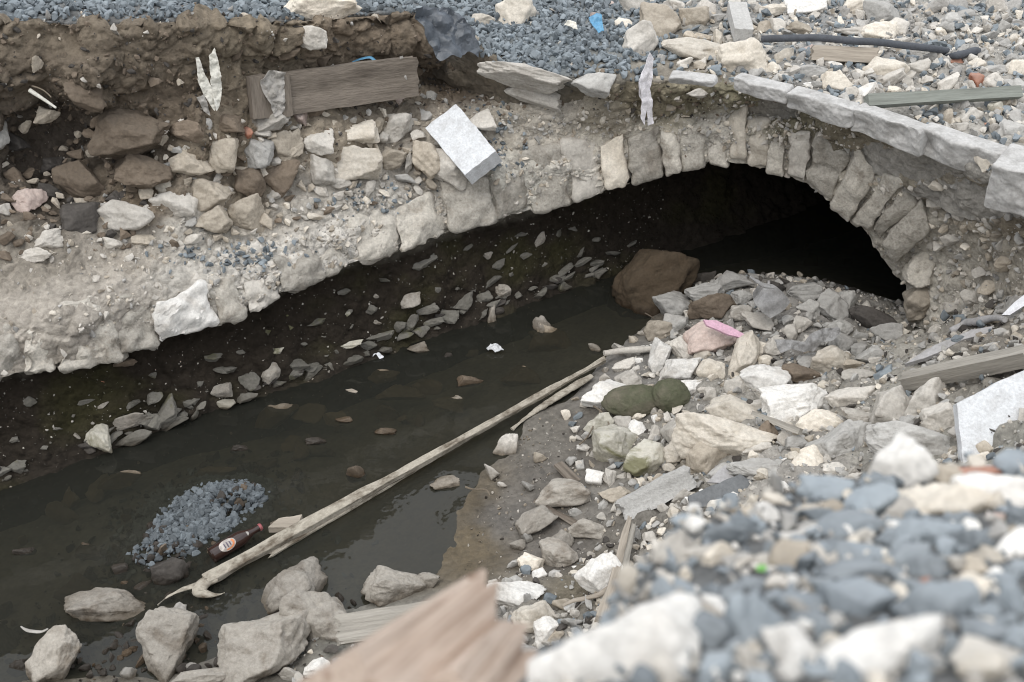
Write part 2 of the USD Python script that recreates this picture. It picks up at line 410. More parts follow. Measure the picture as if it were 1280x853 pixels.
def bank_t(u, v, b, tl, te):
    g = np.clip(b, 0, 1)
    left = np.clip((560 - u) / 200, 0, 1)
    g = g * (1 - left) + left * (0.62 * g + 0.38 * np.clip((g - 0.12) / 0.35, 0, 1) ** 1.2 * (1 - g) + 0.0)
    t = tl + (te - tl) * g
    for cu, cv, ru, rv, dt in RELIEF:
        t = t + dt * np.exp(-((u - cu) / ru) ** 2 - ((v - cv) / rv) ** 2)
    return t


def bank_grid(na, nb):
    from scipy.interpolate import PchipInterpolator
    x = np.r_[0, np.cumsum(np.linalg.norm(np.diff((lip_px + edge_px) / 2, axis=0), axis=1))]
    table = PchipInterpolator(x, np.c_[lip_px, edge_px, t_lip, t_edge], axis=0)(np.linspace(0, x[-1], na))
    b = np.linspace(0, 1, nb)[None, :]
    u, v = (table[:, k, None] * (1 - b) + table[:, k + 2, None] * b for k in (0, 1))
    wob = 1 - np.abs(2 * b - 1)
    v = v + 6 * wob * np.sin(u / 47.0) * 0.4
    t = bank_t(u, v, b, table[:, 4, None], table[:, 5, None])
    return at_t(u, v, t), u, v


TINTS = np.array([  # u, v, colour of the earth or mortar itself, weight
    (60, 40, .115, .095, .072), (60, 80, .105, .086, .066), (200, 70, .10, .082, .062), (200, 130, .095, .076, .057), (60, 180, .065, .054, .044), (300, 70, .135, .112, .083), (450, 60, .12, .095, .07), (560, 100, .085, .067, .05), (480, 120, .14, .12, .095),
    (60, 260, .095, .08, .064), (180, 250, .15, .12, .088), (300, 180, .18, .148, .11), (300, 240, .225, .19, .146), (430, 180, .235, .2, .155), (400, 260, .33, .305, .268), (520, 220, .29, .265, .23),
    (40, 320, .24, .215, .18), (150, 310, .28, .252, .215), (250, 300, .37, .345, .305), (60, 390, .30, .272, .235), (150, 390, .33, .30, .262), (250, 350, .40, .375, .335), (330, 330, .46, .435, .395), (420, 300, .45, .425, .385), (520, 260, .43, .405, .365), (10, 440, .29, .262, .225),
    (620, 90, .22, .18, .135), (700, 85, .2, .165, .125), (620, 150, .32, .29, .245), (690, 150, .36, .33, .285), (640, 220, .42, .40, .355), (720, 200, .43, .405, .36), (760, 150, .28, .25, .2), (800, 130, .19, .165, .118), (800, 180, .40, .375, .33),
    (860, 130, .2, .178, .125), (950, 130, .17, .155, .105), (1000, 150, .145, .13, .092), (1060, 165, .15, .13, .095), (900, 170, .40, .375, .33), (1000, 195, .38, .355, .31), (1090, 205, .19, .165, .125), (1150, 220, .22, .195, .155), (1080, 230, .36, .335, .29),
    (1130, 260, .37, .345, .30), (1200, 260, .27, .24, .195), (1260, 270, .17, .145, .11), (1180, 320, .37, .345, .30), (1260, 340, .27, .245, .205), (1180, 400, .39, .365, .32), (1260, 400, .29, .27, .235), (1120, 460, .38, .355, .315), (1220, 440, .3, .28, .25), (1300, 480, .27, .25, .22)])


TINTS[:9, 2:5] *= 1.3


def tint_at(u, v, table=TINTS, power=4.0, seed=0):
    u, v = np.ravel(u), np.ravel(v)
    p = np.stack([u / 60.0, v / 60.0, 0 * u], -1)
    u2, v2 = u + 26 * fbm(p, 1.7, 4, 31 + seed), v + 18 * fbm(p, 1.7, 4, 47 + seed)
    d2 = (u2[:, None] - table[:, 0]) ** 2 + (1.4 * (v2[:, None] - table[:, 1])) ** 2 + 120
    w = d2 ** (-power / 2)
    return (w @ table[:, 2:5]) / w.sum(1, keepdims=True)


P, bu, bv = bank_grid(760, 230)
back = np.stack([P[:, -1, 0] * 0.03, P[:, -1, 1] * 0.03, np.full(len(P), -0.05)], 1)
P = np.concatenate([P, (P[:, -1] + back)[:, None]], 1)
bu, bv = np.c_[bu, bu[:, -1]], np.c_[bv, bv[:, -1]]
bt = tint_at(bu, bv)
soil = np.clip((0.24 - bt.mean(1)) / 0.12, 0, 1)
crust = np.clip((bt.mean(1) - 0.33) / 0.07, 0, 1)
m = roughen(grid_mesh(P), big=0.022 + 0.03 * soil + 0.012 * crust, small=0.013 + 0.009 * soil, low=0.028 + 0.055 * soil + 0.02 * crust, fine=0.005, seed=1)
FINE['cut_bank'] = m
obj('cut_bank', m, 'earth', smooth=True, tint=bt, wet=np.zeros(bu.size))
tag(stage.GetPrimAtPath('/World/cut_bank'), kind='structure')
Pc, cu_, cv_ = bank_grid(220, 60)
BANK_C = (Pc.reshape(-1, 3), grid_faces(220, 60))

# the street behind the edge, out to the horizon
OUT = [(-700, -60), (-420, -60), (-200, -60), (-60, -60), (90, -60), (220, -60), (330, -60), (440, -60), (540, -60), (620, -60), (690, -60), (760, -60), (830, -60), (890, -60), (960, -60), (1040, -60), (1120, -60), (1210, -60), (1310, -50), (1420, -30), (1540, 10), (1640, 80), (1740, 180), (1850, 330)]
zo = np.array([c[5] for c in BANK])
far1 = np.array([at_z(o[0], o[1], z + (0.05 if k > 9 else 0.02)) for k, (o, z) in enumerate(zip(OUT, zo))])
mid0 = edge + 0.12 * (far1 - edge) + [0, 0, 0.02]
far2 = np.array([[p[0] * 1.5, p[1] * 1.5, 1.15] for p in far1])
far3 = np.array([[p[0] * 14, p[1] * 14 + 6, 1.15] for p in far1])
away = (far1 - edge) * [1, 1, 0]
away /= np.linalg.norm(away, axis=1, keepdims=True)
Ps = refine([edge + 0.12 * away + [0, 0, -.25], edge + 0.05 * away + [0, 0, -.08], edge, mid0, far1, far2, far3], 420, 210)
su, sv, _ = to_px(Ps.reshape(-1, 3))
m = roughen(grid_mesh(Ps), big=0.022, small=0.012, low=0.028, fine=0.004, seed=1)
STREET_TINTS = np.array([(0, 45, .12, .1, .08), (300, 50, .12, .1, .08), (480, 40, .12, .1, .08), (600, 100, .13, .11, .085), (740, 125, .15, .13, .1), (0, 10, .13, .145, .155), (300, 10, .13, .145, .155), (500, 10, .14, .15, .155), (700, 60, .15, .165, .17), (800, 20, .2, .2, .19), (850, 85, .2, .18, .15), (1000, 20, .19, .19, .185), (1100, 60, .22, .21, .195), (1200, 60, .27, .255, .23), (1200, 120, .25, .235, .21), (1270, 10, .24, .245, .235), (1270, 160, .28, .265, .24), (1400, 200, .28, .265, .24)])
FINE['street'] = m
obj('street', m, 'earth', smooth=True, tint=tint_at(np.clip(su, -400, 1700), np.clip(sv, -80, 400), STREET_TINTS), wet=np.zeros(len(su)))
tag(stage.GetPrimAtPath('/World/street'), kind='structure')
Pq = refine([edge, mid0, far1, far2], 160, 40)
STREET_C = (Pq.reshape(-1, 3), grid_faces(160, 40))

# ------------------------------------------------------------------ the vault: soffit, left side wall, right side wall, dark end
vault = thing('stone_vault', 'broken stone barrel vault over the dark culvert mouth, with ragged arch stones', 'vault')
S_END = 9.0
k0 = 8
prof = st(lip[k0:])                                                   # s, t, z along the broken edge
prof_in = prof.copy()
prof_in[:, 0] += 0.03
first = np.array([from_st(s, t, z) for s, t, z in prof_in])
rows = [from_st(prof_in[:, 0] + d * (S_END - prof_in[:, 0]), prof_in[:, 1], prof_in[:, 2]) for d in (0, .015, .04, .09, .2, .5, 1)]
Pv = refine(rows, 200, 150)
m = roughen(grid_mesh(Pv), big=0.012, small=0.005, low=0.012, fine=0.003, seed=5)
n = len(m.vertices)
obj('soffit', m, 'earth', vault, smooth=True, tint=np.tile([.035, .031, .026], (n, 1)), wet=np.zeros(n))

# the wall on the far side of the water, under the lip
LIPS = st(lip)
ls = np.r_[-6.0, LIPS[1:9, 0], 9.0]
lz = np.r_[0.45, LIPS[1:9, 2], LIPS[8, 2]] + 0.02
S = np.linspace(-1.2, 9.0, 900) ** 1.0
top = np.interp(S, ls, lz)
rows_w = [from_st(S, -0.015, top + 0.0), from_st(S, 0.03, top - 0.035), from_st(S, 0.05, top - 0.07), from_st(S, 0.03, top * 0.5), from_st(S, -0.02, 0.06), from_st(S, -0.06, -0.03), from_st(S, -0.10, -0.3)]
Pw = refine(rows_w, 900, 110)
m = roughen(grid_mesh(Pw), big=0.028, small=0.013, low=0.034, fine=0.005, seed=6)
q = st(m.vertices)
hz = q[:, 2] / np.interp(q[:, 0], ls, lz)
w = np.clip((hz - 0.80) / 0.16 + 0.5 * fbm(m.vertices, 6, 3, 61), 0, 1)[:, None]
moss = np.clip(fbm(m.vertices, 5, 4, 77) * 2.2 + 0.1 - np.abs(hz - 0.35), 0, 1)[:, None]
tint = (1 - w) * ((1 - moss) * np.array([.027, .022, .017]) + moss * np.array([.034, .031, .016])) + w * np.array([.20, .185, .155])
side = thing('culvert_side_wall', 'dark wet mortared rubble side wall rising from the water under the pale lip', 'wall')
FINE['side'] = m
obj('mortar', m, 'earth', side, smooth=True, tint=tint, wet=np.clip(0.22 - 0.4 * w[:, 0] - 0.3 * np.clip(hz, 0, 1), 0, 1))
Swc = np.linspace(-1.2, 9, 200)
Pwc = refine([r[::5] if len(r) == 900 else r for r in rows_w], 180, 24)
WALL_C = (Pwc.reshape(-1, 3), grid_faces(180, 24))

# right side wall inside and the back of the culvert
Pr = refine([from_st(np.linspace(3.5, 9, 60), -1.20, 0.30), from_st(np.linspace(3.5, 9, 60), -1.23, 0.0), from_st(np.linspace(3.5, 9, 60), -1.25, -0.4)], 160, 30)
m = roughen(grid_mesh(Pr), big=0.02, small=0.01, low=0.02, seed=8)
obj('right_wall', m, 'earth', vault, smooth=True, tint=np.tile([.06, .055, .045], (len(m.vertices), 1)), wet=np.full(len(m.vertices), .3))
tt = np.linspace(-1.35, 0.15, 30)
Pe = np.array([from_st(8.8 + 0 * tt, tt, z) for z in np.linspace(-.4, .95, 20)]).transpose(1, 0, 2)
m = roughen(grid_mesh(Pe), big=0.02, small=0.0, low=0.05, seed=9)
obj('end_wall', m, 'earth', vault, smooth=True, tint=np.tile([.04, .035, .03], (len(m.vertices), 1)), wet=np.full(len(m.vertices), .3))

# ------------------------------------------------------------------ stream bed, mud flat, rubble slope and near bank: one sheet
GROUND = [  # u, v, z in the photograph
    (100, 600, -.16), (300, 560, -.16), (500, 500, -.15), (650, 420, -.15), (740, 385, -.12), (100, 720, -.15), (0, 690, -.15), (420, 640, -.15), (560, 540, -.10), (240, 660, .012), (205, 670, .010), (285, 630, .010), (178, 690, .004), (320, 618, .005), (255, 625, .01), (190, 695, .0), (150, 640, -.10), (150, 700, -.08), (350, 625, -.08), (290, 590, -.09), (220, 600, -.09), (330, 665, -.06), (250, 715, -.03), (-150, 700, -.15), (-150, 850, -.12), (60, 780, -.06), (130, 800, -.03), (30, 850, .0),
    (745, 440, -.02), (700, 492, -.02), (640, 535, -.015), (602, 590, .002), (585, 640, .006), (566, 690, .004), (525, 715, -.012), (440, 745, -.03), (330, 790, -.02), (200, 850, .0), (330, 850, .06), (450, 830, .07), (800, 400, -.03),
    (578, 575, -.03), (552, 620, -.02), (535, 668, -.018), (495, 700, -.03), (625, 525, -.03), (665, 520, .012), (640, 600, .014), (650, 660, .014), (700, 640, .02), (610, 690, .008), (720, 570, .03), (680, 700, .02), (740, 690, .04),
    (790, 460, .05), (830, 430, .05), (880, 400, .11), (930, 385, .17), (1000, 390, .2), (1050, 402, .18), (1085, 425, .19), (880, 362, .10), (920, 354, .16), (970, 351, .19), (1040, 368, .18), (1095, 396, .16), (1122, 420, .2), (900, 450, .14), (960, 450, .17), (1020, 450, .2), (1080, 480, .27), (840, 500, .1), (780, 540, .05), (900, 520, .2), (980, 520, .25), (1050, 540, .31), (1110, 520, .40),
    (820, 600, .1), (900, 580, .22), (960, 600, .3), (1040, 590, .37), (1130, 570, .5), (760, 620, .05), (780, 680, .1), (760, 740, .14), (700, 770, .12), (640, 760, .08), (600, 790, .09), (680, 830, .17), (760, 800, .2), (520, 760, .03), (400, 800, .06),
    (1150, 480, .45), (1190, 470, .56), (1240, 500, .72), (1200, 560, .62), (1290, 560, .86), (1330, 460, .92), (1400, 500, 1.0), (870, 680, .3), (1000, 680, .5)]
g = [at_z(u, v, z) for u, v, z in GROUND]
g += [from_st(s, t, z) for s, t, z in [(3.6, -.2, -.14), (3.6, -.6, -.02), (3.6, -.95, .03), (4.3, -.5, -.14), (4.3, -1., -.1), (6, -.5, -.14), (6, -1.1, -.14), (9, -.5, -.14), (9, -1.2, -.14), (-2, -.3, -.15), (-3, -.5, -.15), (0, .1, -.2), (1.4, .1, -.2), (2.8, .1, -.2), (3.9, -1.3, .1)]]
g += [np.array(p) for p in [(.2, 1.75, .35), (.9, 1.7, .55), (1.6, 1.5, 1.0), (.5, 1.4, .8), (1.2, 1.35, .95), (-.6, 1.8, .1), (-.8, 1.4, .45), (-1.6, 1.75, .05), (-1.8, 1.3, .35), (-.9, 1.05, 1.05), (.1, 1.1, 1.05), (1.0, 1.0, 1.1), (-2, .9, 1.1), (2, .9, 1.1), (0, 0, 1.15), (-2, 0, 1.15), (2, 0, 1.15), (2.4, 2.4, 1.05), (3, 3, 1.0), (2.2, 3.2, 1.0), (2.6, 1.6, 1.1), (-3.2, 1.2, .6), (-3, 2, -.05)]]
g = np.array(g)
surf = RBFInterpolator(g[:, :2], g[:, 2], kernel='linear', smoothing=0.002)
gx = np.r_[np.linspace(-30, -2.9, 14)[:-1], np.linspace(-2.9, -2.3, 12)[:-1], np.linspace(-2.3, 2.0, 330), np.linspace(2.0, 2.6, 14)[1:], np.linspace(2.6, 3.4, 8)[1:]]
gy = np.r_[np.linspace(-30, 0.8, 14)[:-1], np.linspace(0.8, 1.9, 40)[:-1], np.linspace(1.9, 4.4, 230), np.linspace(4.4, 8.6, 60)[1:]]
GX, GY = np.meshgrid(gx, gy, indexing='ij')
GZ = np.empty(GX.size)
XY = np.stack([np.clip(GX.ravel(), -3.2, 3.2), np.clip(GY.ravel(), -0.2, 8.6)], 1)
for k in range(0, len(XY), 20000):
    GZ[k:k + 20000] = surf(XY[k:k + 20000])
q = st(np.stack([GX.ravel(), GY.ravel(), GZ], 1))
under = (q[:, 1] > 0.02)                                              # behind the far wall: drop out of sight under the bank
GZ = np.where(under, np.minimum(GZ, -0.25), GZ)
beyond = (q[:, 1] < -1.26) & (q[:, 0] > 3.25)
GZ = np.where(beyond, np.minimum(GZ, 0.1), GZ)
GP = np.stack([GX.ravel(), GY.ravel(), GZ], 1).reshape(GX.shape + (3,))
gu, gv, _ = to_px(GP.reshape(-1, 3))
dry = np.clip((GZ - 0.035) / 0.06, 0, 1)
GROUND_TINTS = np.array([(640, 640, .092, .083, .072), (700, 600, .084, .075, .064), (700, 690, .1, .09, .078), (650, 540, .11, .10, .085), (740, 560, .095, .085, .072), (720, 730, .12, .105, .08), (800, 470, .2, .19, .175), (900, 430, .26, .245, .22), (1000, 400, .27, .255, .235), (950, 500, .32, .3, .265), (1050, 520, .32, .3, .265), (1000, 580, .33, .31, .28), (850, 560, .28, .265, .235), (780, 620, .14, .13, .115), (820, 600, .24, .22, .19), (780, 740, .28, .26, .23), (640, 800, .28, .265, .24), (700, 840, .3, .285, .26),
                         (1130, 460, .36, .34, .30), (1200, 500, .29, .27, .235), (1250, 440, .24, .22, .19), (1150, 560, .3, .285, .25), (1250, 540, .3, .285, .25), (300, 800, .11, .1, .085), (450, 800, .2, .19, .165), (100, 800, .08, .07, .055), (300, 600, .09, .08, .06), (500, 500, .09, .08, .06), (240, 660, .09, .088, .082), (580, 680, .075, .058, .035), (590, 620, .07, .055, .035), (800, 380, .09, .08, .065)])
GROUND_TINTS[:, 2:5] *= np.where(GROUND_TINTS[:, 2:3] > 0.17, 0.74, 1.0)  # rubble earth darkened, painting deeper shade into the gaps between stones
gt = tint_at(np.clip(gu, -300, 1500), np.clip(gv, 300, 900), GROUND_TINTS, seed=3)
flat = np.clip(1 - np.abs(GZ - 0.012) / 0.035, 0, 1)
m = roughen(grid_mesh(GP), big=0.004 + 0.034 * dry, small=0.0025 + 0.011 * dry, low=0.005 + 0.022 * dry, fine=0.001 + 0.003 * dry, seed=11)
FINE['stream_bed'] = m
obj('stream_bed', m, 'earth', smooth=True, tint=gt, wet=np.clip(0.62 * (1 - dry), 0, 1))
tag(stage.GetPrimAtPath('/World/stream_bed'), kind='structure')
i0, j0 = slice(10, None, 3), slice(10, None, 3)
Gc = GP[i0, j0]
GROUND_C = (Gc.reshape(-1, 3), grid_faces(*Gc.shape[:2]))

# ------------------------------------------------------------------ the water
usdkit.material(stage, '/World/Looks/murky_water', {
    'geo': ('geometry', {}),
    'n': ('noise_texture', {'scale': 7.0, 'detail': 3.0, 'roughness': 0.5}),
    'b': ('bump', {'strength': 0.10, 'distance': 0.02}),
    'fr': ('fresnel', {'IOR': 1.33}),
    'gl': ('glossy_bsdf', {'color': (1, 1, 1), 'roughness': 0.03}),
    'mud': ('principled_bsdf', {'base_color': (0.013, 0.0132, 0.0108), 'roughness': 1.0, 'specular_ior_level': 0.0}),
    'tr': ('transparent_bsdf', {'color': (0.7, 0.67, 0.56)}),
    'body': ('mix_closure', {'fac': 0.45}), 'all': ('mix_closure', {})},
    [('geo.position', 'n.vector'), ('n.fac', 'b.height'), ('b.normal', 'fr.normal'), ('b.normal', 'gl.normal'), ('mud.BSDF', 'body.closure1'), ('tr.BSDF', 'body.closure2'),
     ('fr.fac', 'all.fac'), ('body.closure', 'all.closure1'), ('gl.BSDF', 'all.closure2')], surface='all.closure')
wx = np.linspace(-3, 9.0, 80)
wp = refine([from_st(wx, 0.03, 0.0), from_st(wx, -0.6, 0.0), from_st(wx, -1.3, 0.0), from_st(wx, -2.4, 0.0)], 120, 40)
obj('water', face_eye(grid_mesh(wp)), 'murky_water', smooth=True)
tag(stage.GetPrimAtPath('/World/water'), kind='structure')

# ------------------------------------------------------------------ the spoil heap at the photographer's feet
HEAP = [(1000, 853, .58), (1280, 853, .56), (860, 853, .60), (760, 853, .64), (640, 853, .70), (560, 853, .72), (1100, 760, .72), (1280, 740, .74), (1000, 720, .80), (900, 720, .82), (830, 740, .82), (1280, 650, .92), (1150, 660, .93), (1020, 650, .98), (1280, 585, 1.06), (1180, 600, 1.06), (1080, 600, 1.08), (1000, 610, 1.06), (900, 650, 1.0), (830, 690, .92), (780, 790, .76), (700, 825, .72), (1400, 600, 1.0), (1400, 853, .54), (1000, 1000, .42), (1300, 1000, .42), (700, 1000, .46)]
hp = np.array([at_depth(u, v, d) for u, v, d in HEAP])
hsurf = RBFInterpolator(hp[:, :2], hp[:, 2], kernel='thin_plate_spline', smoothing=0.001)
rim = np.array([at_depth(u, v, d)[:2] for u, v, d in [(500, 900, .70), (600, 868, .71), (690, 832, .72), (780, 780, .78), (815, 700, .90), (870, 664, 1.0), (960, 630, 1.04), (1060, 598, 1.08), (1170, 590, 1.08), (1300, 578, 1.06), (1480, 580, 1.0)]])
# rays of the heap from a spot under the camera: crest, then the steep cut side
hub = np.array([0.35, 0.0])
ang = np.unwrap(np.arctan2(rim[:, 1] - hub[1], rim[:, 0] - hub[0]))
order = np.argsort(ang)
aa = np.linspace(ang.min(), ang.max(), 170)
rr = np.interp(aa, ang[order], np.linalg.norm(rim - hub, axis=1)[order])
Ph = []
for f_ in np.linspace(0, 1, 90):
    xy = hub + (f_ * rr)[:, None] * np.stack([np.cos(aa), np.sin(aa)], 1)
    z = hsurf(np.stack([xy[:, 0], np.maximum(xy[:, 1], 0.12)], 1))
    Ph.append(np.c_[xy, np.clip(z, 1.5, 2.32)])
for k, (dr, dz) in enumerate([(0.02, -.06), (0.04, -.14), (0.06, -.25), (0.08, -.4), (0.1, -.6), (0.12, -.85), (0.15, -1.15), (0.2, -1.6)]):
    xy = hub + (rr + dr)[:, None] * np.stack([np.cos(aa), np.sin(aa)], 1)
    Ph.append(np.c_[xy, np.maximum(Ph[89][:, 2] + dz, 0.3)])
Ph = np.array(Ph).transpose(1, 0, 2)
HEAP_C = (Ph.reshape(-1, 3), grid_faces(*Ph.shape[:2]))
m = roughen(grid_mesh(Ph), big=0, small=0, low=0.008, fine=0.004, seed=15)
n = len(m.vertices)
FINE['spoil_heap'] = m
obj('spoil_heap', m, 'earth', smooth=True, tint=np.tile([.13, .132, .13], (n, 1)) * (1 + 0.3 * fbm(m.vertices, 12, 3, 5)[:, None]), wet=np.zeros(n))
tag(stage.GetPrimAtPath('/World/spoil_heap'), kind='structure')
SURF = dict(bank=BANK_C, street=STREET_C, wall=WALL_C, ground=GROUND_C, heap=HEAP_C)

# ------------------------------------------------------------------ stones: each line is  u v w h turn tone  as they stand in the photograph
def table(text):
    out = []
    for line in text.replace(';', '\n').split('\n'):
        q = line.split()
        if q:
            out.append((*map(float, q[:4]), float(q[4]), q[5]))
    return out


HEAP_STONES = table('''
839 386 44 40 0 G;844 405 34 24 0 G;824 414 36 24 0 T;881 369 44 28 0 G;914 354 46 28 0 G;879 350 28 20 0 K;890 384 56 28 8 B;927 373 26 18 0 G;925 392 26 20 0 L;945 402 38 22 0 L
886 425 56 42 -12 P;926 444 50 42 20 C;943 437 28 24 0 C;966 434 27 24 0 L;957 451 17 13 0 C;972 455 13 9 0 L;887 464 33 28 0 C;877 444 18 20 0 C;854 439 40 20 -45 L;822 450 44 26 62 W;850 464 48 28 5 W;779 457 26 19 0 L;797 453 12 10 0 W;785 475 32 24 0 L;862 484 26 16 0 W;919 483 24 24 0 L;956 477 54 38 4 W;922 470 18 9 0 T;877 488 11 9 0 L
1005 367 38 24 0 G;1037 382 38 38 0 G;1058 379 22 28 0 G;1009 387 30 22 0 G;1003 407 26 22 0 L;989 416 22 20 0 L;1054 431 32 28 0 G;1090 399 52 30 0 K;1107 422 40 32 0 G;1075 437 20 20 0 G;1090 445 36 24 0 G;1037 453 44 40 -20 C;1067 457 26 15 0 T;1073 471 40 18 -8 L;998 470 46 24 -15 B;1011 452 26 20 0 G
994 502 76 44 12 W;949 507 22 14 0 L;1065 498 58 28 0 L;1025 530 54 32 -8 C;1073 522 36 22 0 L;1057 553 82 44 14 G;1015 575 48 34 0 C;1046 588 32 18 0 L;1115 514 52 56 0 L;1136 560 96 54 -10 G;1156 500 44 50 0 L;1175 528 40 44 0 L;958 545 26 28 -40 B;980 549 18 20 0 L;996 555 28 20 0 G;950 588 74 28 -8 G;983 577 18 8 25 W;940 560 40 24 10 L
765 497 66 38 -12 W;748 530 34 26 0 M;770 558 52 46 0 M;778 530 22 18 0 L;798 537 24 22 0 W;819 542 21 20 0 L;807 573 60 38 22 M;857 537 52 32 22 L;905 548 114 52 -5 C;852 563 38 30 0 C;886 570 66 44 55 T;914 512 56 32 -15 C;863 487 22 18 0 W;888 496 17 22 0 L;918 491 25 28 0 L;962 492 20 16 0 L;744 599 23 22 0 W;762 600 15 26 0 L;776 595 13 9 0 L;792 604 13 9 0 G;769 618 34 24 30 T;729 560 15 9 0 W;725 582 10 13 0 G;725 614 18 18 0 L;850 620 22 18 0 L;866 627 18 10 0 W;900 590 30 14 30 G
703 617 62 30 5 Q;671 652 48 30 22 Q;648 681 18 14 30 Q;658 671 15 13 0 G;701 676 30 22 0 Q;699 695 44 36 0 Q;733 660 46 22 0 Q;663 704 30 20 -25 C;657 713 13 14 0 S;674 719 17 14 30 W;645 725 15 10 0 G;617 729 13 9 0 L;645 744 66 28 -5 W;763 718 80 54 0 W;739 694 10 9 0 L;613 591 21 14 -25 L;628 606 12 7 0 W;675 572 15 12 0 T;714 577 13 11 0 G;725 582 11 12 0 L;660 608 15 12 0 G;632 557 28 27 0 L;719 640 16 10 0 G;687 749 17 13 0 S;668 772 52 34 0 C;678 793 42 32 40 W;690 796 28 18 0 T;660 825 38 30 0 G;666 842 28 28 0 L;720 756 28 15 20 W;703 756 24 15 0 T;790 748 36 38 0 G;805 737 36 15 0 L;823 765 19 18 0 P;700 778 12 8 0 S;715 780 14 10 0 L;735 770 12 10 0 S;800 700 16 12 0 L;812 672 16 14 0 L;806 715 20 12 20 L
366 741 74 62 10 Q;330 815 106 86 0 Q;407 775 88 74 0 Q;494 735 72 40 -12 Q;531 726 32 20 -10 Q;397 839 30 25 20 W;362 843 28 20 0 L;284 847 22 20 0 Q;306 846 18 22 0 K;204 808 62 82 -10 Q;66 826 46 90 -32 Q;258 849 76 26 0 Q;24 835 26 20 0 K;6 800 34 42 0 K;212 715 44 34 0 K;160 843 18 17 0 G;240 835 13 13 0 G;4 765 20 24 0 K;180 735 24 16 0 K
1262 455 30 22 10 L;1273 400 42 60 0 G;1215 372 30 20 0 L;1235 360 24 18 0 T;1190 385 22 14 0 L;1148 428 26 16 5 C;1170 418 22 12 0 L;1152 408 14 8 0 W;1208 395 16 22 0 L;1255 330 26 20 0 T;1225 340 22 16 0 L''')
STREET_STONES = table('''
403 12 82 40 0 C;644 20 46 46 0 C;604 28 26 17 0 C;797 53 44 44 0 L;792 12 30 34 20 L;780 30 24 14 0 C;825 31 52 38 -15 T;867 26 33 30 0 T;882 12 22 20 0 L;898 22 20 10 0 G;864 63 64 28 0 C;880 47 24 9 -15 T;898 50 10 22 0 C;862 46 15 12 0 T;931 76 58 40 5 C;968 14 34 17 0 C;1007 10 48 26 0 W;954 35 22 15 0 T;972 35 18 22 0 L;997 37 34 15 -8 T;979 72 22 19 0 C;968 86 15 16 0 C;962 78 10 14 0 C;1008 65 17 16 0 P;1007 94 52 20 3 G;1008 107 19 11 -15 W;856 80 20 11 25 L;875 82 15 11 0 T;954 65 18 9 0 L;825 77 11 19 -10 G;853 133 12 10 0 T;837 134 15 10 0 T;874 115 30 19 -15 L
1066 11 38 23 10 C;1104 16 48 34 20 G;1122 35 24 21 0 L;1169 10 30 24 0 G;1196 8 22 19 0 G;1241 10 24 25 0 L;1262 10 22 19 0 G;1098 41 48 23 0 C;1065 41 42 14 0 L;1190 27 26 19 0 G;1208 19 20 13 0 G;1103 88 52 34 5 C;1040 82 21 19 0 W;1045 105 36 26 -15 C;1083 116 32 17 30 W;1112 100 40 15 20 L;1147 84 24 19 0 L;1272 88 24 23 0 C;1221 102 16 23 15 R;1240 102 24 17 0 L;1185 104 32 15 38 L;1212 147 26 25 0 L;1244 137 21 21 0 M;1267 163 42 27 0 G;1269 132 17 13 0 S;1194 76 22 9 0 R;1248 87 32 13 0 G;1066 117 17 15 0 L;1071 106 15 13 0 L;1129 64 14 10 0 T;1237 158 11 9 0 R;1200 160 18 11 0 L;1178 135 14 10 0 G;1150 60 14 10 0 S;1165 55 14 9 0 S;1135 95 14 10 0 L;1158 100 14 10 20 L;1140 112 12 8 0 L;1215 60 14 9 0 G;1255 55 16 10 0 G;1232 45 14 9 0 L;1170 150 16 9 0 C;1185 145 12 8 0 L;1010 50 15 8 0 G;920 100 16 8 0 S
742 20 9 8 0 P;763 7 10 10 0 P;388 48 42 30 0 L;639 58 52 34 0 C;607 40 18 24 0 P;604 150 34 28 0 L;741 103 50 30 -15 G;655 96 114 26 -9 L;668 120 74 26 -12 L;560 210 52 44 -15 L;534 200 46 40 -20 T''')
WALL_STONES = table('''
162 168 92 60 -5 B;174 214 74 42 0 B;231 168 44 26 5 B;237 205 48 30 12 T;205 233 19 19 40 C;219 256 48 36 0 L;266 245 46 36 10 T;162 270 60 34 5 L;105 225 60 42 -10 B;36 253 34 28 5 P;96 275 50 42 0 K;266 278 38 32 30 T;228 230 26 12 0 T;5 262 15 15 0 L;126 259 26 9 0 G;107 117 42 42 10 B;2 166 18 38 0 G;18 178 30 20 -20 K;282 155 38 22 0 B
338 155 44 19 5 L;328 167 20 8 0 L;372 148 23 19 10 P;393 142 23 15 0 B;279 194 36 42 0 T;321 192 38 36 0 G;360 182 38 30 25 T;396 176 40 34 0 L;397 213 40 43 0 L;447 208 58 40 -3 C;491 198 32 32 0 T;447 166 46 26 5 C;498 160 44 32 15 L;471 157 15 18 0 T;473 131 30 16 3 B;496 128 18 17 0 P;311 229 38 38 0 B;352 225 46 40 0 B;308 268 44 42 0 T;328 216 13 12 0 C;311 166 13 16 0 R;363 196 24 14 30 T;511 203 8 27 0 L;400 158 14 14 0 T;415 157 13 14 0 T;423 180 12 11 0 L;419 170 9 9 0 T;529 122 10 11 0 G;541 124 15 17 0 G;461 142 7 10 0 W;478 172 14 12 0 L;345 243 22 12 10 L;340 170 12 9 0 T;300 215 20 12 0 T;250 228 20 12 -5 G;425 230 26 14 0 L;400 240 18 12 0 L;60 300 34 26 0 L;45 318 40 20 10 L;140 305 24 14 0 L;240 300 22 14 0 L;180 300 26 16 0 T;90 305 20 14 0 T;20 220 22 18 0 B;62 240 24 18 0 K;66 206 30 20 0 K''')
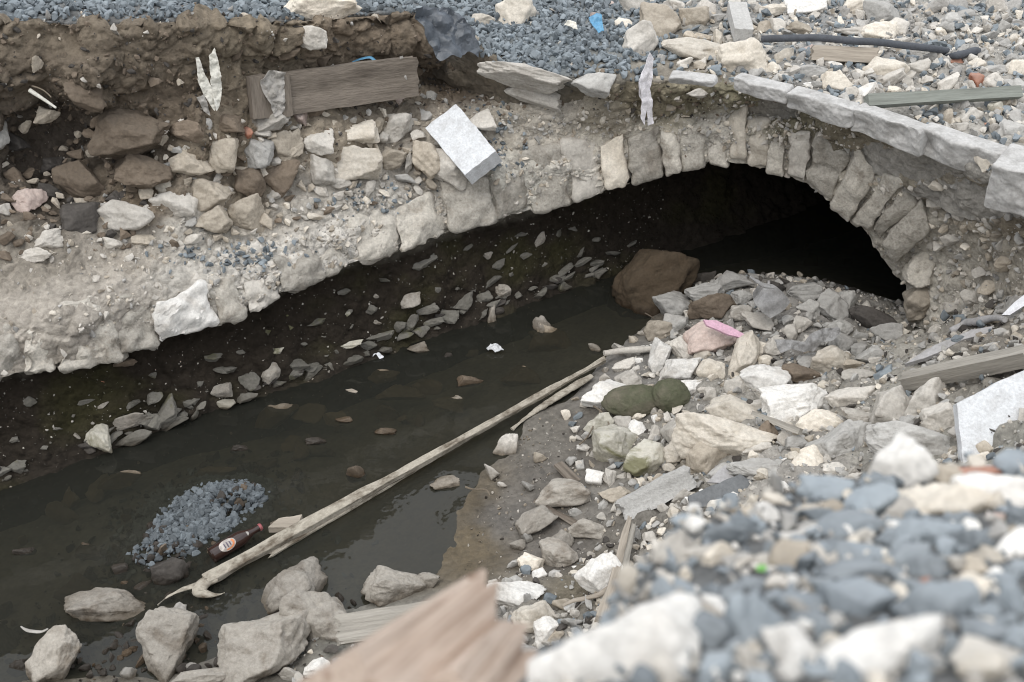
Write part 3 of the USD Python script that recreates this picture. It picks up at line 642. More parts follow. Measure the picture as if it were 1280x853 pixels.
RING_STONES = table('''
594 250 60 68 10 C;644 236 46 62 15 T;688 222 44 60 12 L;730 211 50 60 15 L;768 204 40 62 10 C;806 196 44 56 5 L;832 188 24 46 0 L;864 183 42 58 5 L;897 180 32 58 5 C;922 173 28 62 0 C;945 178 26 66 -8 C;967 182 30 54 -12 L;990 180 34 62 -20 L;1014 196 46 66 -25 C;1040 214 34 48 -32 L;1064 236 42 48 -35 C;1086 250 40 44 -40 T;1124 258 34 72 -40 L;1088 221 19 20 -35 L;1060 190 26 30 0 L;1110 290 32 22 -45 C;1152 285 50 30 20 T;1152 338 52 44 25 L;1156 376 54 44 28 T;1126 432 40 52 -25 L;1118 470 44 36 0 L
540 270 60 62 12 L;480 295 88 50 16 L;425 322 50 34 18 L;386 342 54 34 16 L;345 355 40 30 15 L;288 378 46 42 5 C;238 380 66 56 2 W;190 395 50 50 0 L;120 396 78 80 -8 L;46 430 54 62 8 C;8 452 40 36 10 L;-50 475 70 50 8 L;25 470 50 16 12 G;85 452 44 30 10 L''')
DARK_STONES = table('''
77 457 30 9 18 D;151 454 36 11 5 B;125 476 9 7 0 R;103 503 28 10 10 D;128 507 17 7 10 L;162 506 26 11 20 D;192 496 22 18 45 D;207 515 38 32 35 L;161 527 54 18 22 L;167 549 52 17 18 D;120 552 38 40 20 M;237 508 10 8 0 L;217 527 40 14 30 D;66 515 7 11 0 L;64 537 30 7 8 D;16 550 14 8 20 D;96 545 9 8 0 L;18 584 30 20 5 D;266 447 25 11 5 T;275 463 18 9 0 D;278 489 25 21 20 L;35 502 20 13 0 D
283 463 26 9 3 D;313 476 23 25 20 T;337 467 32 26 15 L;369 457 38 17 8 D;390 466 30 15 25 D;413 458 12 12 0 D;438 450 33 13 15 D;306 496 34 14 15 D;283 506 22 14 0 M;347 438 20 10 25 M;359 431 8 7 0 L;393 403 30 9 12 D;360 411 15 7 15 M;439 388 10 7 30 L;433 393 12 7 30 M;463 387 15 13 45 L;511 377 34 18 20 L;544 362 15 14 0 L;533 387 32 13 12 D;513 405 15 27 -20 D;500 407 17 15 20 T;474 420 38 17 25 P;437 431 36 10 12 M;438 408 8 6 0 L;472 403 10 6 0 L
526 328 42 19 15 D;548 340 11 8 0 D;560 322 11 6 25 D;610 320 13 9 10 L;624 331 20 11 30 L;640 310 19 7 30 D;649 293 18 8 15 D;672 301 22 16 20 L;657 320 17 8 15 D;614 351 27 11 35 D;638 343 10 14 -25 L;626 364 25 18 15 L;605 371 21 14 15 L;590 362 13 9 20 D;579 381 35 19 28 L;560 396 27 17 -5 D;648 369 10 9 0 D;726 316 13 10 20 D;727 328 26 8 32 D;705 339 28 9 35 D;765 317 22 7 15 D;697 293 13 8 35 D;716 286 11 7 0 D;710 347 22 7 25 D;560 345 9 6 0 L;590 340 8 5 0 D;585 310 14 6 20 D;680 330 10 6 30 D;745 300 12 7 25 D;790 305 14 6 20 D;480 350 14 8 15 D;430 365 16 8 15 D;330 415 20 9 15 D;250 480 10 7 0 D;190 470 14 8 10 D;50 560 20 9 10 D;380 430 9 6 0 L;405 420 10 6 0 D;420 440 8 6 0 L;300 440 12 7 10 D;570 360 9 6 0 L;470 370 8 6 0 L''')
WATER_STONES = table('''615 396 20 28 -40 Q;678 408 24 26 0 Q;523 436 27 18 0 Q;743 436 16 13 0 Q;587 477 34 15 0 B;445 593 24 22 0 B;150 712 20 14 0 K;345 655 14 8 0 Q;557 604 38 18 0 Q;129 757 104 40 5 Q;480 540 30 10 0 B;395 552 26 10 0 K;30 690 26 9 0 K;690 352 10 6 0 D;560 444 12 6 0 K;430 525 22 8 0 B;300 560 20 8 0 K''')
FRONT_STONES = table('''
1132 597 66 66 -30 W;1183 634 82 52 -25 C;1254 622 92 42 -12 W;1136 648 58 38 0 L;1227 596 64 20 -3 R;1160 737 22 22 0 R;1250 648 22 17 0 P;884 650 80 52 -15 S;828 654 62 50 0 K;1088 638 52 50 0 S;1060 667 64 42 0 S;1153 675 74 40 -8 S;1210 682 40 32 0 S;1070 699 70 30 0 S;1129 706 46 42 0 S;1170 716 46 32 0 S;1070 723 74 34 0 S;1074 757 70 48 0 S;1023 702 32 46 -15 S;1183 767 68 62 20 S;1139 767 36 38 0 S;1227 797 46 40 -30 S;1268 757 32 40 0 S;1234 834 74 44 -15 L;1095 828 152 84 0 W;995 823 40 74 25 W;942 792 76 80 -20 S;880 802 60 58 0 S;901 840 44 36 0 S;1187 825 28 52 0 S;1272 800 34 26 0 S
1033 616 52 32 0 S;1054 594 48 28 0 S;1088 584 26 36 0 S;977 672 64 24 0 W;1010 645 32 24 0 C;960 645 36 26 0 W;993 702 52 40 0 T;958 708 26 24 0 L;848 700 46 52 0 L;895 704 28 40 -30 C;775 832 190 112 8 W;905 678 44 34 0 S;920 620 50 24 0 L;990 612 40 22 0 C;1240 700 30 26 0 C;1268 690 36 44 0 W;1245 730 34 22 0 S;1215 735 32 24 0 C;1100 745 26 20 0 P;1122 735 18 26 0 L;860 740 30 24 0 S;905 745 32 26 0 S;838 770 30 24 0 S;868 766 26 20 0 C;940 735 28 22 0 S;965 752 32 22 0 S;1000 760 40 30 0 S;1020 790 30 22 0 W;970 780 30 24 0 S;832 735 32 24 0 L;925 705 30 22 0 G;1035 670 30 24 0 S;1110 680 28 24 0 S;1196 705 28 20 0 S;1270 720 26 22 0 S;1150 800 30 24 0 S;1025 735 30 22 0 S;1045 780 28 20 0 L;1250 780 28 22 0 S;815 745 26 26 0 L;1000 585 30 18 0 L;1105 610 34 26 0 S;1165 655 30 18 0 S;1205 655 34 24 0 S;930 660 34 26 0 S;880 700 40 28 0 L;1020 650 34 24 0 S;950 610 34 18 0 L;975 628 30 18 0 C;1270 670 26 18 0 T;858 615 20 12 0 S''')


def sub_for(px):
    return 5 if px > 70 else 4 if px > 24 else 3


WZ = grid_mesh(np.array([[(x, y, 0.0) for y in (0.5, 9)] for x in (-6, 6)]))
SURF['water'] = np.array(WZ.vertices), np.array(WZ.faces)
PLACED = []


def place(e, surface, seed, sink=0.22, depth=0.85, name='stone', parent='/World', boxy=0.0, sharp=None, sub=None, rough=0.07, grow=None):
    u, v, w, h, rot, tone = e
    hit = cast(SURF[surface], u, v)
    if hit is None:
        hit = cast(SURF[surface], min(max(u, 4), 1276), min(max(v, 6), 848))
    if hit is None:
        print('no surface', surface, e)
        return None
    p, n = hit
    f = -((p - EYE) @ BACK)
    sw, sh = w * f / FPX, h * f / FPX
    sd = depth * math.sqrt(sw * sh)
    r = np.random.default_rng(seed)
    k = sub or sub_for(max(w, h))
    if sharp is None:
        sharp = r.uniform(18, 55)
    v0 = rock(seed, k, sharp, int(r.integers(10, 18)), rough, 0.022, boxy)
    M = frame(rot) * np.array([sw, sh, sd]) * (grow or dict(ground=1.14, street=1.16, heap=1.42).get(surface, 1.05))
    up = (0.5 - sink) * min(sd, 1.3 * min(sw, sh))
    look = (EYE - p) / np.linalg.norm(EYE - p)
    c = p + look * up * min(1.5, 1.0 / max(0.4, n @ look))
    P_ = v0 @ M.T
    lowest = P_[:, 2].min()
    base = c + [0, 0, lowest]
    m = trimesh.Trimesh(P_ - [0, 0, lowest], SPHERES[k].faces, process=False)
    if name == 'stone' and parent == '/World':
        name = 'brick_fragment' if tone == 'R' else 'boulder' if max(w, h) > 60 else 'pebble' if max(w, h) < 15 else 'crushed_stone' if tone in 'SA' else 'stone'
    prim = obj(name, m, STONE[tone], parent, smooth=28)
    UsdGeom.Xformable(prim).AddTranslateOp().Set(Gf.Vec3d(*map(float, base)))
    if parent == '/World':
        PLACED.append([prim, u, v, w, h, tone, surface, name])
    return prim


rubble_wall = thing('rubble_wall', 'old coursed rubble stone wall half buried in dark soil, left of the paving block', 'wall')
for i, e in enumerate(WALL_STONES):
    place(e, 'bank', 1000 + i, sink=0.54, parent=rubble_wall, boxy=0.3, depth=0.9, rough=0.13, grow=1.16)
def block(front, into, seed, bulge=0.012, rough_=0.011, sub=4):
    """A fitted, worn masonry block: front is its face as four world points, into the vector from the face to its hidden back."""
    r = np.random.default_rng(seed)
    b = trimesh.creation.box((1, 1, 1))
    for _ in range(sub):
        b = b.subdivide()
    v = np.array(b.vertices)
    inner = np.clip(v, -0.40, 0.40)
    dv = v - inner
    ln = np.linalg.norm(dv, axis=1, keepdims=True)
    v = np.where(ln > 1e-9, inner + dv / np.maximum(ln, 1e-9) * 0.1, v)
    x, y, z = (v + 0.5).T
    f = np.asarray(front)
    P_ = ((1 - x) * (1 - y))[:, None] * f[0] + (x * (1 - y))[:, None] * f[1] + (x * y)[:, None] * f[2] + ((1 - x) * y)[:, None] * f[3]
    P_ = P_ + (1 - z)[:, None] * np.asarray(into)
    m = trimesh.Trimesh(P_, b.faces, process=False)
    if m.volume < 0:
        m.invert()
    n = vnormals(np.array(m.vertices), np.array(m.faces))
    h = rough_ * (1.3 * fbm(P_ + seed, 8, 4, seed % 50) + 0.6 * fbm(P_ + seed, 26, 3, seed % 40) - 0.8 * np.abs(fbm(P_ + seed, 11, 3, seed % 30)))
    h += bulge * (1 - (2 * x - 1) ** 2) * (1 - (2 * y - 1) ** 2) * z
    h -= 0.02 * np.clip(fbm(P_ + seed, 9, 2, seed % 60) * 4 - 1.1, 0, 1)
    return trimesh.Trimesh(P_ + n * h[:, None], m.faces, process=False)


def near_bank(u, v):
    for du in (0, -4, 4, -9, 9, -16):
        for dv in (0, 5, -5):
            h_ = cast(BANK_C, u + du, v + dv)
            if h_ is not None:
                return at_depth(u, v, -((h_[0] - EYE) @ BACK))
    return None


# joints of the arch ring: the pixel on the broken lower edge, and the way and length of each joint outward
RING = [(562, 292, 545, 222), (622, 272, 612, 205), (664, 262, 650, 193), (714, 250, 700, 183), (756, 238, 745, 173), (788, 229, 782, 168), (828, 217, 824, 160), (849, 211, 846, 158), (883, 204, 882, 150), (912, 202, 911, 143), (933, 205, 934, 140), (956, 212, 960, 143), (980, 222, 988, 149), (1006, 231, 1018, 156),
        (1040, 252, 1068, 180), (1066, 274, 1104, 208), (1087, 288, 1134, 228), (1106, 300, 1156, 246), (1124, 326, 1166, 286)]
LEDGE = [(-70, 498, -60, 420), (-20, 482, -16, 410), (26, 470, 26, 398), (72, 464, 66, 380), (150, 446, 132, 352), (196, 428, 190, 372), (266, 404, 252, 342), (306, 392, 300, 350), (352, 368, 338, 326), (400, 352, 384, 312), (446, 334, 434, 280), (500, 314, 486, 262), (562, 292, 540, 228)]
for nm_, joints, base_seed in (('arch_stone', RING, 2000), ('ledge_stone', LEDGE, 2100)):
    for i in range(len(joints) - 1):
        r = np.random.default_rng(base_seed + i)
        a, b = np.array(joints[i], float), np.array(joints[i + 1], float)
        led = nm_ == 'ledge_stone'
        drop = r.uniform(-4, 8) if led else r.uniform(-3, 7)
        g0, g1 = (2.0, 2.0) if led else (1.2, 1.2)
        e0 = (b[:2] - a[:2]) / np.linalg.norm(b[:2] - a[:2])
        out = (a[2:] - a[:2]) / np.linalg.norm(a[2:] - a[:2])
        k0_, k1_ = r.uniform(.80, 1.12, 2)
        pts_ = [a[:2] + e0 * g0 - out * drop, b[:2] - e0 * g1 - out * drop, b[:2] + (b[2:] - b[:2]) * k1_ - e0 * g1, a[:2] + (a[2:] - a[:2]) * k0_ + e0 * g0]
        # the two lower corners take the depth of the bank just inside its edge
        pts_ = [x_ + r.normal(0, 2.6 if led else 2.0, 2) for x_ in pts_]
        face = []
        for c_, (px_, py_) in enumerate(pts_):
            inx, iny = (px_, py_) if c_ > 1 else (px_ + out[0] * (drop + 5), py_ + out[1] * (drop + 5))
            h_ = near_bank(inx, iny)
            if h_ is None:
                face = None
                break
            face.append(at_depth(px_, py_, -((h_ - EYE) @ BACK)))
        if face is None:
            print('no bank under joint', nm_, i)
            continue
        face = np.array(face)
        look = (EYE - face.mean(0)) / np.linalg.norm(EYE - face.mean(0))
        into = -look * 0.16 + AC * 0.04 + AX * 0.06
        face = face + look * (r.uniform(-.004, .02) if led else r.uniform(.016, .04) if a[0] < 800 else r.uniform(.004, .03))
        tone = 'W' if led and i == 5 else 'TVVVCVVVVLVV'[int(r.integers(12))]
        obj(nm_, block(face, into, base_seed + i, bulge=0.022 if led else 0.012, rough_=0.034 if led else 0.019), STONE[tone], vault, smooth=32)
for i, e in enumerate(e_ for e_ in RING_STONES if e_[:2] in ((1152, 338), (1156, 376), (1126, 432), (1118, 470))):
    place((*e[:5], 'T' if i == 1 else 'V'), 'bank', 2200 + i, sink=0.38, name='arch_stone', parent=vault, boxy=0.3, depth=0.9, rough=0.13)
# uneven stones along the foot of the side wall
for i in range(64):
    r = np.random.default_rng(2300 + i)
    u_ = r.uniform(-20, 790)
    v_ = 600 - 0.344 * u_ - r.uniform(-3, 16)
    w_ = r.uniform(9, 34) * (1 - 0.35 * u_ / 800)
    place((u_, v_, w_, w_ * r.uniform(.35, .7), r.uniform(5, 32), 'DDDDK'[int(r.integers(5))]), 'wall', 2400 + i, sink=0.45, parent=side, depth=0.9, rough=0.12)
for i, e in enumerate(DARK_STONES):
    e = (*e[:5], dict(L='QD'[i % 2], T='D', P='D', G='D').get(e[5], e[5]))
    place(e, 'wall', 3000 + i, sink=0.5, parent=side, depth=0.8, rough=0.1)
for i, e in enumerate(STREET_STONES):
    edgy = e[1] > 90 and e[0] < 760 or e[:2] == (388, 48) or 600 < e[0] < 680 and e[1] > 35
    place(e, 'bank' if edgy or cast(SURF['street'], e[0], e[1]) is None else 'street', 4000 + i, sink=0.2, boxy=0.15, rough=0.1)
for i, e in enumerate(HEAP_STONES):
    on_bank = e[0] > 1180 and e[1] < 420 or e[0] > 1145 and e[1] < 430
    place(e, 'bank' if on_bank else 'ground', 5000 + i, sink=0.2, boxy=0.12, rough=0.1)
for i, e in enumerate(FRONT_STONES):
    big = e[2] * e[3] > 6000
    e = (*e[:5], 'A') if e[5] == 'S' else e
    place(e, 'heap', 6080 + i, grow=1.25 if big else None, sharp=9 if big else None, sink=0.35 if big else 0.22, depth=0.6 if big else 0.8, sub=4 if big else 3)
for i, e in enumerate(WATER_STONES):
    place(e, 'water', 5700 + i, sink=0.45, boxy=0.1, rough=0.1)
for i, e in enumerate(table('555 842 40 30 0 A;598 852 46 26 0 W')):
    place(e, 'heap', 6300 + i, sink=-1.3, sub=3)
for i, e in enumerate(table('560 505 40 22 0 L;420 524 32 20 0 C;385 518 44 26 10 T;500 492 60 24 10 T;345 520 60 30 20 T;110 690 36 24 0 B;95 735 50 36 0 B;480 470 40 18 10 T;270 590 50 18 15 T;650 470 50 26 0 T;690 425 60 40 0 T;150 600 60 26 0 T')):
    place(e, 'water', 6400 + i, sink=1.2, depth=0.5)
# the big brown block in the culvert mouth
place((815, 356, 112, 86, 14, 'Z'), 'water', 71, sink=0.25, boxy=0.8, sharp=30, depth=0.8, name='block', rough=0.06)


# further crushed stones between the listed ones, and small rubble on the slope: things too
def inside(poly, u, v):
    poly = np.asarray(poly, float)
    c = np.zeros(np.shape(u), bool)
    for (x1, y1), (x2, y2) in zip(poly, np.roll(poly, -1, 0)):
        c ^= ((y1 > v) != (y2 > v)) & (u < (x2 - x1) * (v - y1) / (y2 - y1 + 1e-12) + x1)
    return c


def fill(poly, taken, n, lo, hi, seed, gap=0.42):
    r = np.random.default_rng(seed)
    got, boxes = [], [(e[0], e[1], e[2], e[3]) for e in taken]
    x0, y0 = np.min(poly, 0)
    x1, y1 = np.max(poly, 0)
    for _ in range(n * 60):
        u, v = r.uniform(x0, x1), r.uniform(y0, y1)
        s = lo + (hi - lo) * r.random() ** 2
        if inside(poly, u, v) and all(abs(u - a) > gap * (w + s) or abs(v - b) > gap * (h + s) for a, b, w, h in boxes):
            boxes.append((u, v, s, s))
            got.append((u, v, s * r.uniform(.85, 1.3), s * r.uniform(.6, .95), r.uniform(-50, 50)))
            if len(got) == n:
                break
    return got


FRONT_POLY = [(815, 640), (870, 625), (960, 600), (1060, 590), (1170, 595), (1280, 580), (1280, 853), (880, 853), (850, 800), (815, 740)]
for i, e in enumerate(fill(FRONT_POLY, FRONT_STONES, 120, 28, 66, 21, 0.36)):
    tone = 'AAAAAAWCLTGA'[int(rng.integers(12))]
    place((*e, tone), 'heap', 7000 + i, sink=0.15, sub=3, depth=1.0)
RUBBLE_POLY = [(765, 450), (830, 380), (880, 345), (960, 345), (1060, 372), (1110, 420), (1110, 520), (1060, 600), (900, 640), (840, 660), (800, 760), (720, 850), (660, 850), (700, 760), (760, 735), (790, 640), (720, 560), (700, 520)]
for i, e in enumerate(fill(RUBBLE_POLY, HEAP_STONES, 190, 9, 30, 22, 0.40)):
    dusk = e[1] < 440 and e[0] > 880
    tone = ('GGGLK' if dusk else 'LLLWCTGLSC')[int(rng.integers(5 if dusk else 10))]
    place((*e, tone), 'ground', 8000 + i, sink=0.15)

WALL_POLY = [(0, 320), (0, 240), (60, 200), (130, 140), (300, 150), (560, 125), (560, 240), (430, 262), (330, 300), (200, 310)]
for i, e in enumerate(fill(WALL_POLY, WALL_STONES, 215, 8, 24, 23, 0.37)):
    place((*e, ('BKTBB' if e[0] < 190 else 'LTLGTCLB')[int(rng.integers(5 if e[0] < 190 else 8))]), 'bank', 8300 + i, sink=0.3, parent=rubble_wall)
SOIL_POLY = [(0, 45), (520, 30), (590, 80), (560, 125), (300, 85), (230, 140), (100, 180), (0, 210)]
for i, e in enumerate(fill(SOIL_POLY, WALL_STONES, 26, 8, 30, 24, 0.40)):
    place((*e, 'BBKBTB'[int(rng.integers(6))]), 'bank', 8500 + i, sink=0.35, parent='/World/cut_bank')
RIGHT_POLY = [(1130, 235), (1190, 215), (1280, 275), (1280, 420), (1170, 440), (1165, 390), (1180, 320)]
for i, e in enumerate(fill(RIGHT_POLY, HEAP_STONES + RING_STONES, 70, 7, 24, 25, 0.40)):
    place((*e, 'LLTGCL'[int(rng.integers(6))]), 'bank', 8600 + i, sink=0.3, parent='/World/cut_bank')
TOP_POLY = [(830, 0), (1280, 0), (1280, 170), (1180, 150), (1080, 110), (960, 95), (860, 80)]
for i, e in enumerate(fill(TOP_POLY, STREET_STONES, 70, 8, 22, 26, 0.36)):
    place((*e, 'LLGLTCGL'[int(rng.integers(8))]), 'street', 8700 + i, sink=0.15)

# ------------------------------------------------------------------ loose small stuff
def vertex_area(m):
    a = np.zeros(len(m.vertices))
    for k in range(3):
        np.add.at(a, m.faces[:, k], m.area_faces / 3)
    return a


AREA = {}


def scatter(name, label, category, surface, weight, n, lo, hi, tones, seed, power=2.0, lift=0.15, flat=0.75):
    """Loose bits nobody could count, lying on a surface: one PointInstancer."""
    r = np.random.default_rng(seed)
    m = FINE[surface]
    if surface not in AREA:
        AREA[surface] = vertex_area(m), vnormals(np.array(m.vertices), np.array(m.faces)), to_px(m.vertices)
    area, nor, (u, v, f) = AREA[surface]
    p = area * weight(u, v, np.array(m.vertices)) * (f > 0.05)
    k = r.choice(len(p), n, p=p / p.sum())
    size = lo * (hi / lo) ** (r.random(n) ** power)
    tang = np.cross(nor[k], r.normal(size=(n, 3)))
    gap = np.sqrt(area[k])[:, None]
    pos = np.array(m.vertices)[k] + tang * gap * 0.7 + nor[k] * (lift * size)[:, None]
    q = r.normal(size=(n, 4))
    q /= np.linalg.norm(q, axis=1, keepdims=True)
    sc = size[:, None] * r.uniform([.8, .6, .45], [1.25, 1.0, flat + .1], (n, 3))
    path = numbered(name)
    pi = UsdGeom.PointInstancer.Define(stage, path)
    which, protos = r.integers(0, len(tones), n), []
    for j, t in enumerate(tones):
        pr = usdkit.mesh(stage, numbered('bit', path), (rock(seed * 100 + j, 2, 14, 10, 0.08, 0.02), SPHERES[2].faces), f'/World/Looks/{STONE[t]}', 25)
        protos.append(pr.GetPath())
    pi.CreatePrototypesRel().SetTargets(protos)
    pi.CreateProtoIndicesAttr(Vt.IntArray.FromNumpy(which.astype(np.int32)))
    pi.CreatePositionsAttr(Vt.Vec3fArray.FromNumpy(pos.astype(np.float32)))
    pi.CreateOrientationsAttr(Vt.QuathArray([Gf.Quath(float(a), float(b), float(c), float(d)) for a, b, c, d in q]))
    pi.CreateScalesAttr(Vt.Vec3fArray.FromNumpy(sc.astype(np.float32)))
    tag(pi, label, category, kind='stuff')


def soft(x, a, b):
    return np.clip((x - a) / (b - a), 0, 1)


def blob(u, v, cu, cv, ru, rv):
    return np.exp(-((u - cu) / ru) ** 2 - ((v - cv) / rv) ** 2)


wide_view = lambda u, v: (u > -320) & (u < 1750) & (v > -60) & (v < 900)
near_view = lambda u, v: (u > -160) & (u < 1440) & (v > -60) & (v < 900)
scatter('street_gravel', 'blue-grey crushed stone gravel spread along the far street edge', 'gravel', 'street',
        lambda u, v, p: (np.arange(len(u)) % 210 > 72) * wide_view(u, v) * (1.0 - soft(u, 740, 860) * 0.93) * (p[:, 1] < 6.5), 17000, .014, .040, 'SSSSSS', 31, 1.0, 0.25)
scatter('street_rubble', 'small pale broken rubble and dust lumps covering the street behind the kerb', 'rubble', 'street',
        lambda u, v, p: (np.arange(len(u)) % 210 > 71) * wide_view(u, v) * (soft(u, 830, 950) + 0.02) * (p[:, 1] < 6.5), 23000, .005, .060, 'LGGLTGSLGSLCLGGS', 32, 2.6, 0.2)
scatter('bank_pebbles', 'small pebbles and mortar crumbs stuck in the cut bank and ledge', 'pebbles', 'cut_bank',
        lambda u, v, p: near_view(u, v) * (0.03 + 0.12 * soft(v, 150, 220) + 1.6 * blob(u, v, 690, 160, 110, 26) + 0.9 * blob(u, v, 300, 310, 200, 40) + 1.3 * sum(blob(u, v, (a_ + c_) / 2, (b_ + d_) / 2, 26, 34) for a_, b_, c_, d_ in RING + LEDGE[4:]) + .7 * blob(u, v, 1200, 330, 80, 80) + .5 * blob(u, v, 980, 155, 120, 20) + .5 * blob(u, v, 500, 245, 60, 25)), 9000, .004, .034, 'LLLCTG', 33, 2.6, 0.05)
scatter('soil_crumbs', 'brown soil crumbs and little stones in the dark soil face', 'soil', 'cut_bank',
        lambda u, v, p: near_view(u, v) * (blob(u, v, 150, 120, 320, 90) + blob(u, v, 560, 100, 120, 40) + .5 * blob(u, v, 900, 130, 250, 20)), 4500, .004, .028, 'BBKBBK', 34, 2.5, 0.05)
scatter('wall_pebbles', 'little pale pebbles set in the dark wet side wall', 'pebbles', 'side',
        lambda u, v, p: near_view(u, v) * 1.0 * (u < 830), 3200, .002, .014, 'DLLD', 35, 2.2, 0.0)
scatter('ledge_gravel', 'blue-grey gravel spilled on the pale ledge below the rubble wall', 'gravel', 'cut_bank',
        lambda u, v, p: near_view(u, v) * (blob(u, v, 470, 248, 60, 16) + blob(u, v, 290, 320, 70, 16) + .6 * blob(u, v, 620, 170, 30, 40)), 380, .010, .030, 'SSL', 36, 1.2, 0.2)
scatter('rubble_fragments', 'small broken fragments filling the rubble slope between its stones', 'rubble', 'stream_bed',
        lambda u, v, p: near_view(u, v) * (soft(p[:, 2], .03, .09) + .008 * (p[:, 2] > .015)) * (p[:, 1] > 1.5), 15000, .005, .050, 'LGLCGKTLSG', 37, 2.4, 0.15)
scatter('mud_bits', 'little pebbles and scraps lying on the wet mud flat', 'pebbles', 'stream_bed',
        lambda u, v, p: near_view(u, v) * (p[:, 2] > .004) * (p[:, 2] < .06) * (blob(u, v, 680, 650, 90, 90) + 1.2 * blob(u, v, 670, 560, 60, 24)), 700, .003, .016, 'LGKTW', 38, 2.5, 0.1)
scatter('gravel_patch', 'patch of wet blue-grey crushed stone dumped in the water', 'gravel', 'stream_bed',
        lambda u, v, p: inside([(160, 690), (172, 650), (210, 615), (262, 598), (335, 606), (342, 640), (300, 664), (262, 676), (200, 708), (170, 722)], u + 22 * fbm(p, 9.0, 3, 5), v + 16 * fbm(p, 9.0, 3, 6)).astype(float) * (0.15 + soft(fbm(p, 7.0, 3, 7), -.5, .3)), 2500, .014, .036, 'NNNN', 39, 1.0, 0.45)
scatter('gravel_spill', 'stray wet crushed stones spread thinly round the gravel patch', 'gravel', 'stream_bed',
        lambda u, v, p: blob(u, v, 245, 665, 110, 62) * (p[:, 2] > -.11), 520, .012, .032, 'NNNK', 43, 1.2, 0.3)
scatter('shallow_mud', 'dark wet stones and mud lumps around the gravel in the shallow water', 'mud', 'stream_bed',
        lambda u, v, p: blob(u, v, 215, 705, 70, 40) + .7 * blob(u, v, 310, 600, 50, 22) + .5 * blob(u, v, 130, 810, 100, 40) + .5 * blob(u, v, 280, 790, 120, 40), 1500, .008, .05, 'KKBK', 40, 2.2, 0.3)
scatter('heap_gravel', 'fine blue-grey and pale gravel filling the gaps of the near spoil heap', 'gravel', 'spoil_heap',
        lambda u, v, p: ((u > 690) & (v > 560)).astype(float) * (p[:, 2] > 1.4), 4200, .004, .024, 'AAAWCLGA', 41, 1.6, 0.3)
scatter('sunken_stones', 'dim stones lying under the murky water', 'stones', 'stream_bed',
        lambda u, v, p: near_view(u, v) * (p[:, 2] < -.12) * (p[:, 1] < 5), 260, .04, .14, 'TGLT', 42, 1.6, 0.2)

# ------------------------------------------------------------------ materials of the odd things
plain_material('old_wood', (0.36, 0.315, 0.26), (0.21, 0.18, 0.145), rough=0.85, scale=5.0, stretch=(0.35, 6.0, 6.0), bump=0.5)
plain_material('grey_wood', (0.34, 0.315, 0.275), (0.2, 0.185, 0.16), rough=0.9, scale=5.0, stretch=(0.35, 6.0, 6.0), bump=0.6)
plain_material('green_grey_wood', (0.205, 0.215, 0.19), (0.14, 0.145, 0.125), rough=0.9, scale=5.0, stretch=(0.35, 6.0, 6.0), bump=0.5)
plain_material('fresh_wood', (0.52, 0.42, 0.345), (0.25, 0.165, 0.115), rough=0.85, scale=9.0, stretch=(0.35, 11.0, 11.0), bump=0.5)
plain_material('dark_wet_wood', (0.19, 0.16, 0.13), (0.075, 0.06, 0.047), rough=0.85, scale=7.0, stretch=(0.6, 4.0, 4.0), bump=0.9)
plain_material('bleached_pole', (0.38, 0.345, 0.285), (0.10, 0.078, 0.054), rough=0.75, scale=16.0, stretch=(0.8, 1.3, 1.3), bump=0.6)
plain_material('plaster_crust', (0.52, 0.49, 0.44), (0.36, 0.33, 0.29), rough=0.9, scale=12.0, bump=0.6)
plain_material('kerb_granite', (0.43, 0.42, 0.405), (0.28, 0.27, 0.255), rough=0.9, scale=14.0, bump=0.7)
plain_material('pale_granite', (0.60, 0.61, 0.62), (0.48, 0.48, 0.48), rough=0.85, scale=22.0, bump=0.5)
plain_material('concrete', (0.43, 0.42, 0.4), (0.36, 0.35, 0.33), rough=0.95, scale=20.0, bump=0.8)
plain_material('slate', (0.135, 0.14, 0.143), (0.105, 0.108, 0.11), rough=0.8, scale=15.0, bump=0.3)
plain_material('black_plastic', (0.075, 0.085, 0.098), (0.04, 0.046, 0.055), rough=0.32, scale=20.0, bump=0.4, spec=0.5)
plain_material('dirty_white_cloth', (0.62, 0.60, 0.54), (0.47, 0.45, 0.39), rough=0.9, scale=25.0, bump=0.5)
plain_material('lilac_white_cloth', (0.60, 0.58, 0.60), (0.44, 0.42, 0.42), rough=0.8, scale=25.0, bump=0.5)
plain_material('grey_bag', (0.34, 0.32, 0.295), (0.25, 0.235, 0.21), rough=0.6, scale=15.0, bump=0.3)
plain_material('dusty_cloth', (0.29, 0.285, 0.28), (0.2, 0.195, 0.19), rough=0.95, scale=25.0, bump=0.7)
plain_material('pink_plastic', (0.58, 0.36, 0.45), (0.48, 0.30, 0.36), rough=0.5, scale=20.0, bump=0.1)
plain_material('blue_plastic', (0.10, 0.27, 0.42), (0.08, 0.2, 0.33), rough=0.4, scale=20.0, bump=0.2)
plain_material('green_plastic', (0.17, 0.42, 0.10), (0.13, 0.33, 0.08), rough=0.5, scale=20.0, bump=0.1)
plain_material('green_sack', (0.072, 0.076, 0.044), (0.12, 0.108, 0.078), rough=0.85, scale=9.0, bump=1.0)
plain_material('rubber', (0.06, 0.065, 0.075), (0.045, 0.048, 0.055), rough=0.7, scale=20.0, bump=0.3)
plain_material('white_plastic', (0.72, 0.73, 0.76), (0.6, 0.6, 0.62), rough=0.45, scale=20.0, bump=0.1)
plain_material('grey_panel', (0.36, 0.35, 0.35), (0.28, 0.27, 0.26), rough=0.8, scale=15.0, bump=0.4)
plain_material('twig_bark', (0.17, 0.14, 0.105), (0.1, 0.08, 0.06), rough=0.95, scale=20.0, bump=0.4)
plain_material('paper_label', (0.3, 0.27, 0.25), (0.6, 0.55, 0.5), rough=0.6, scale=40.0, bump=0.05)
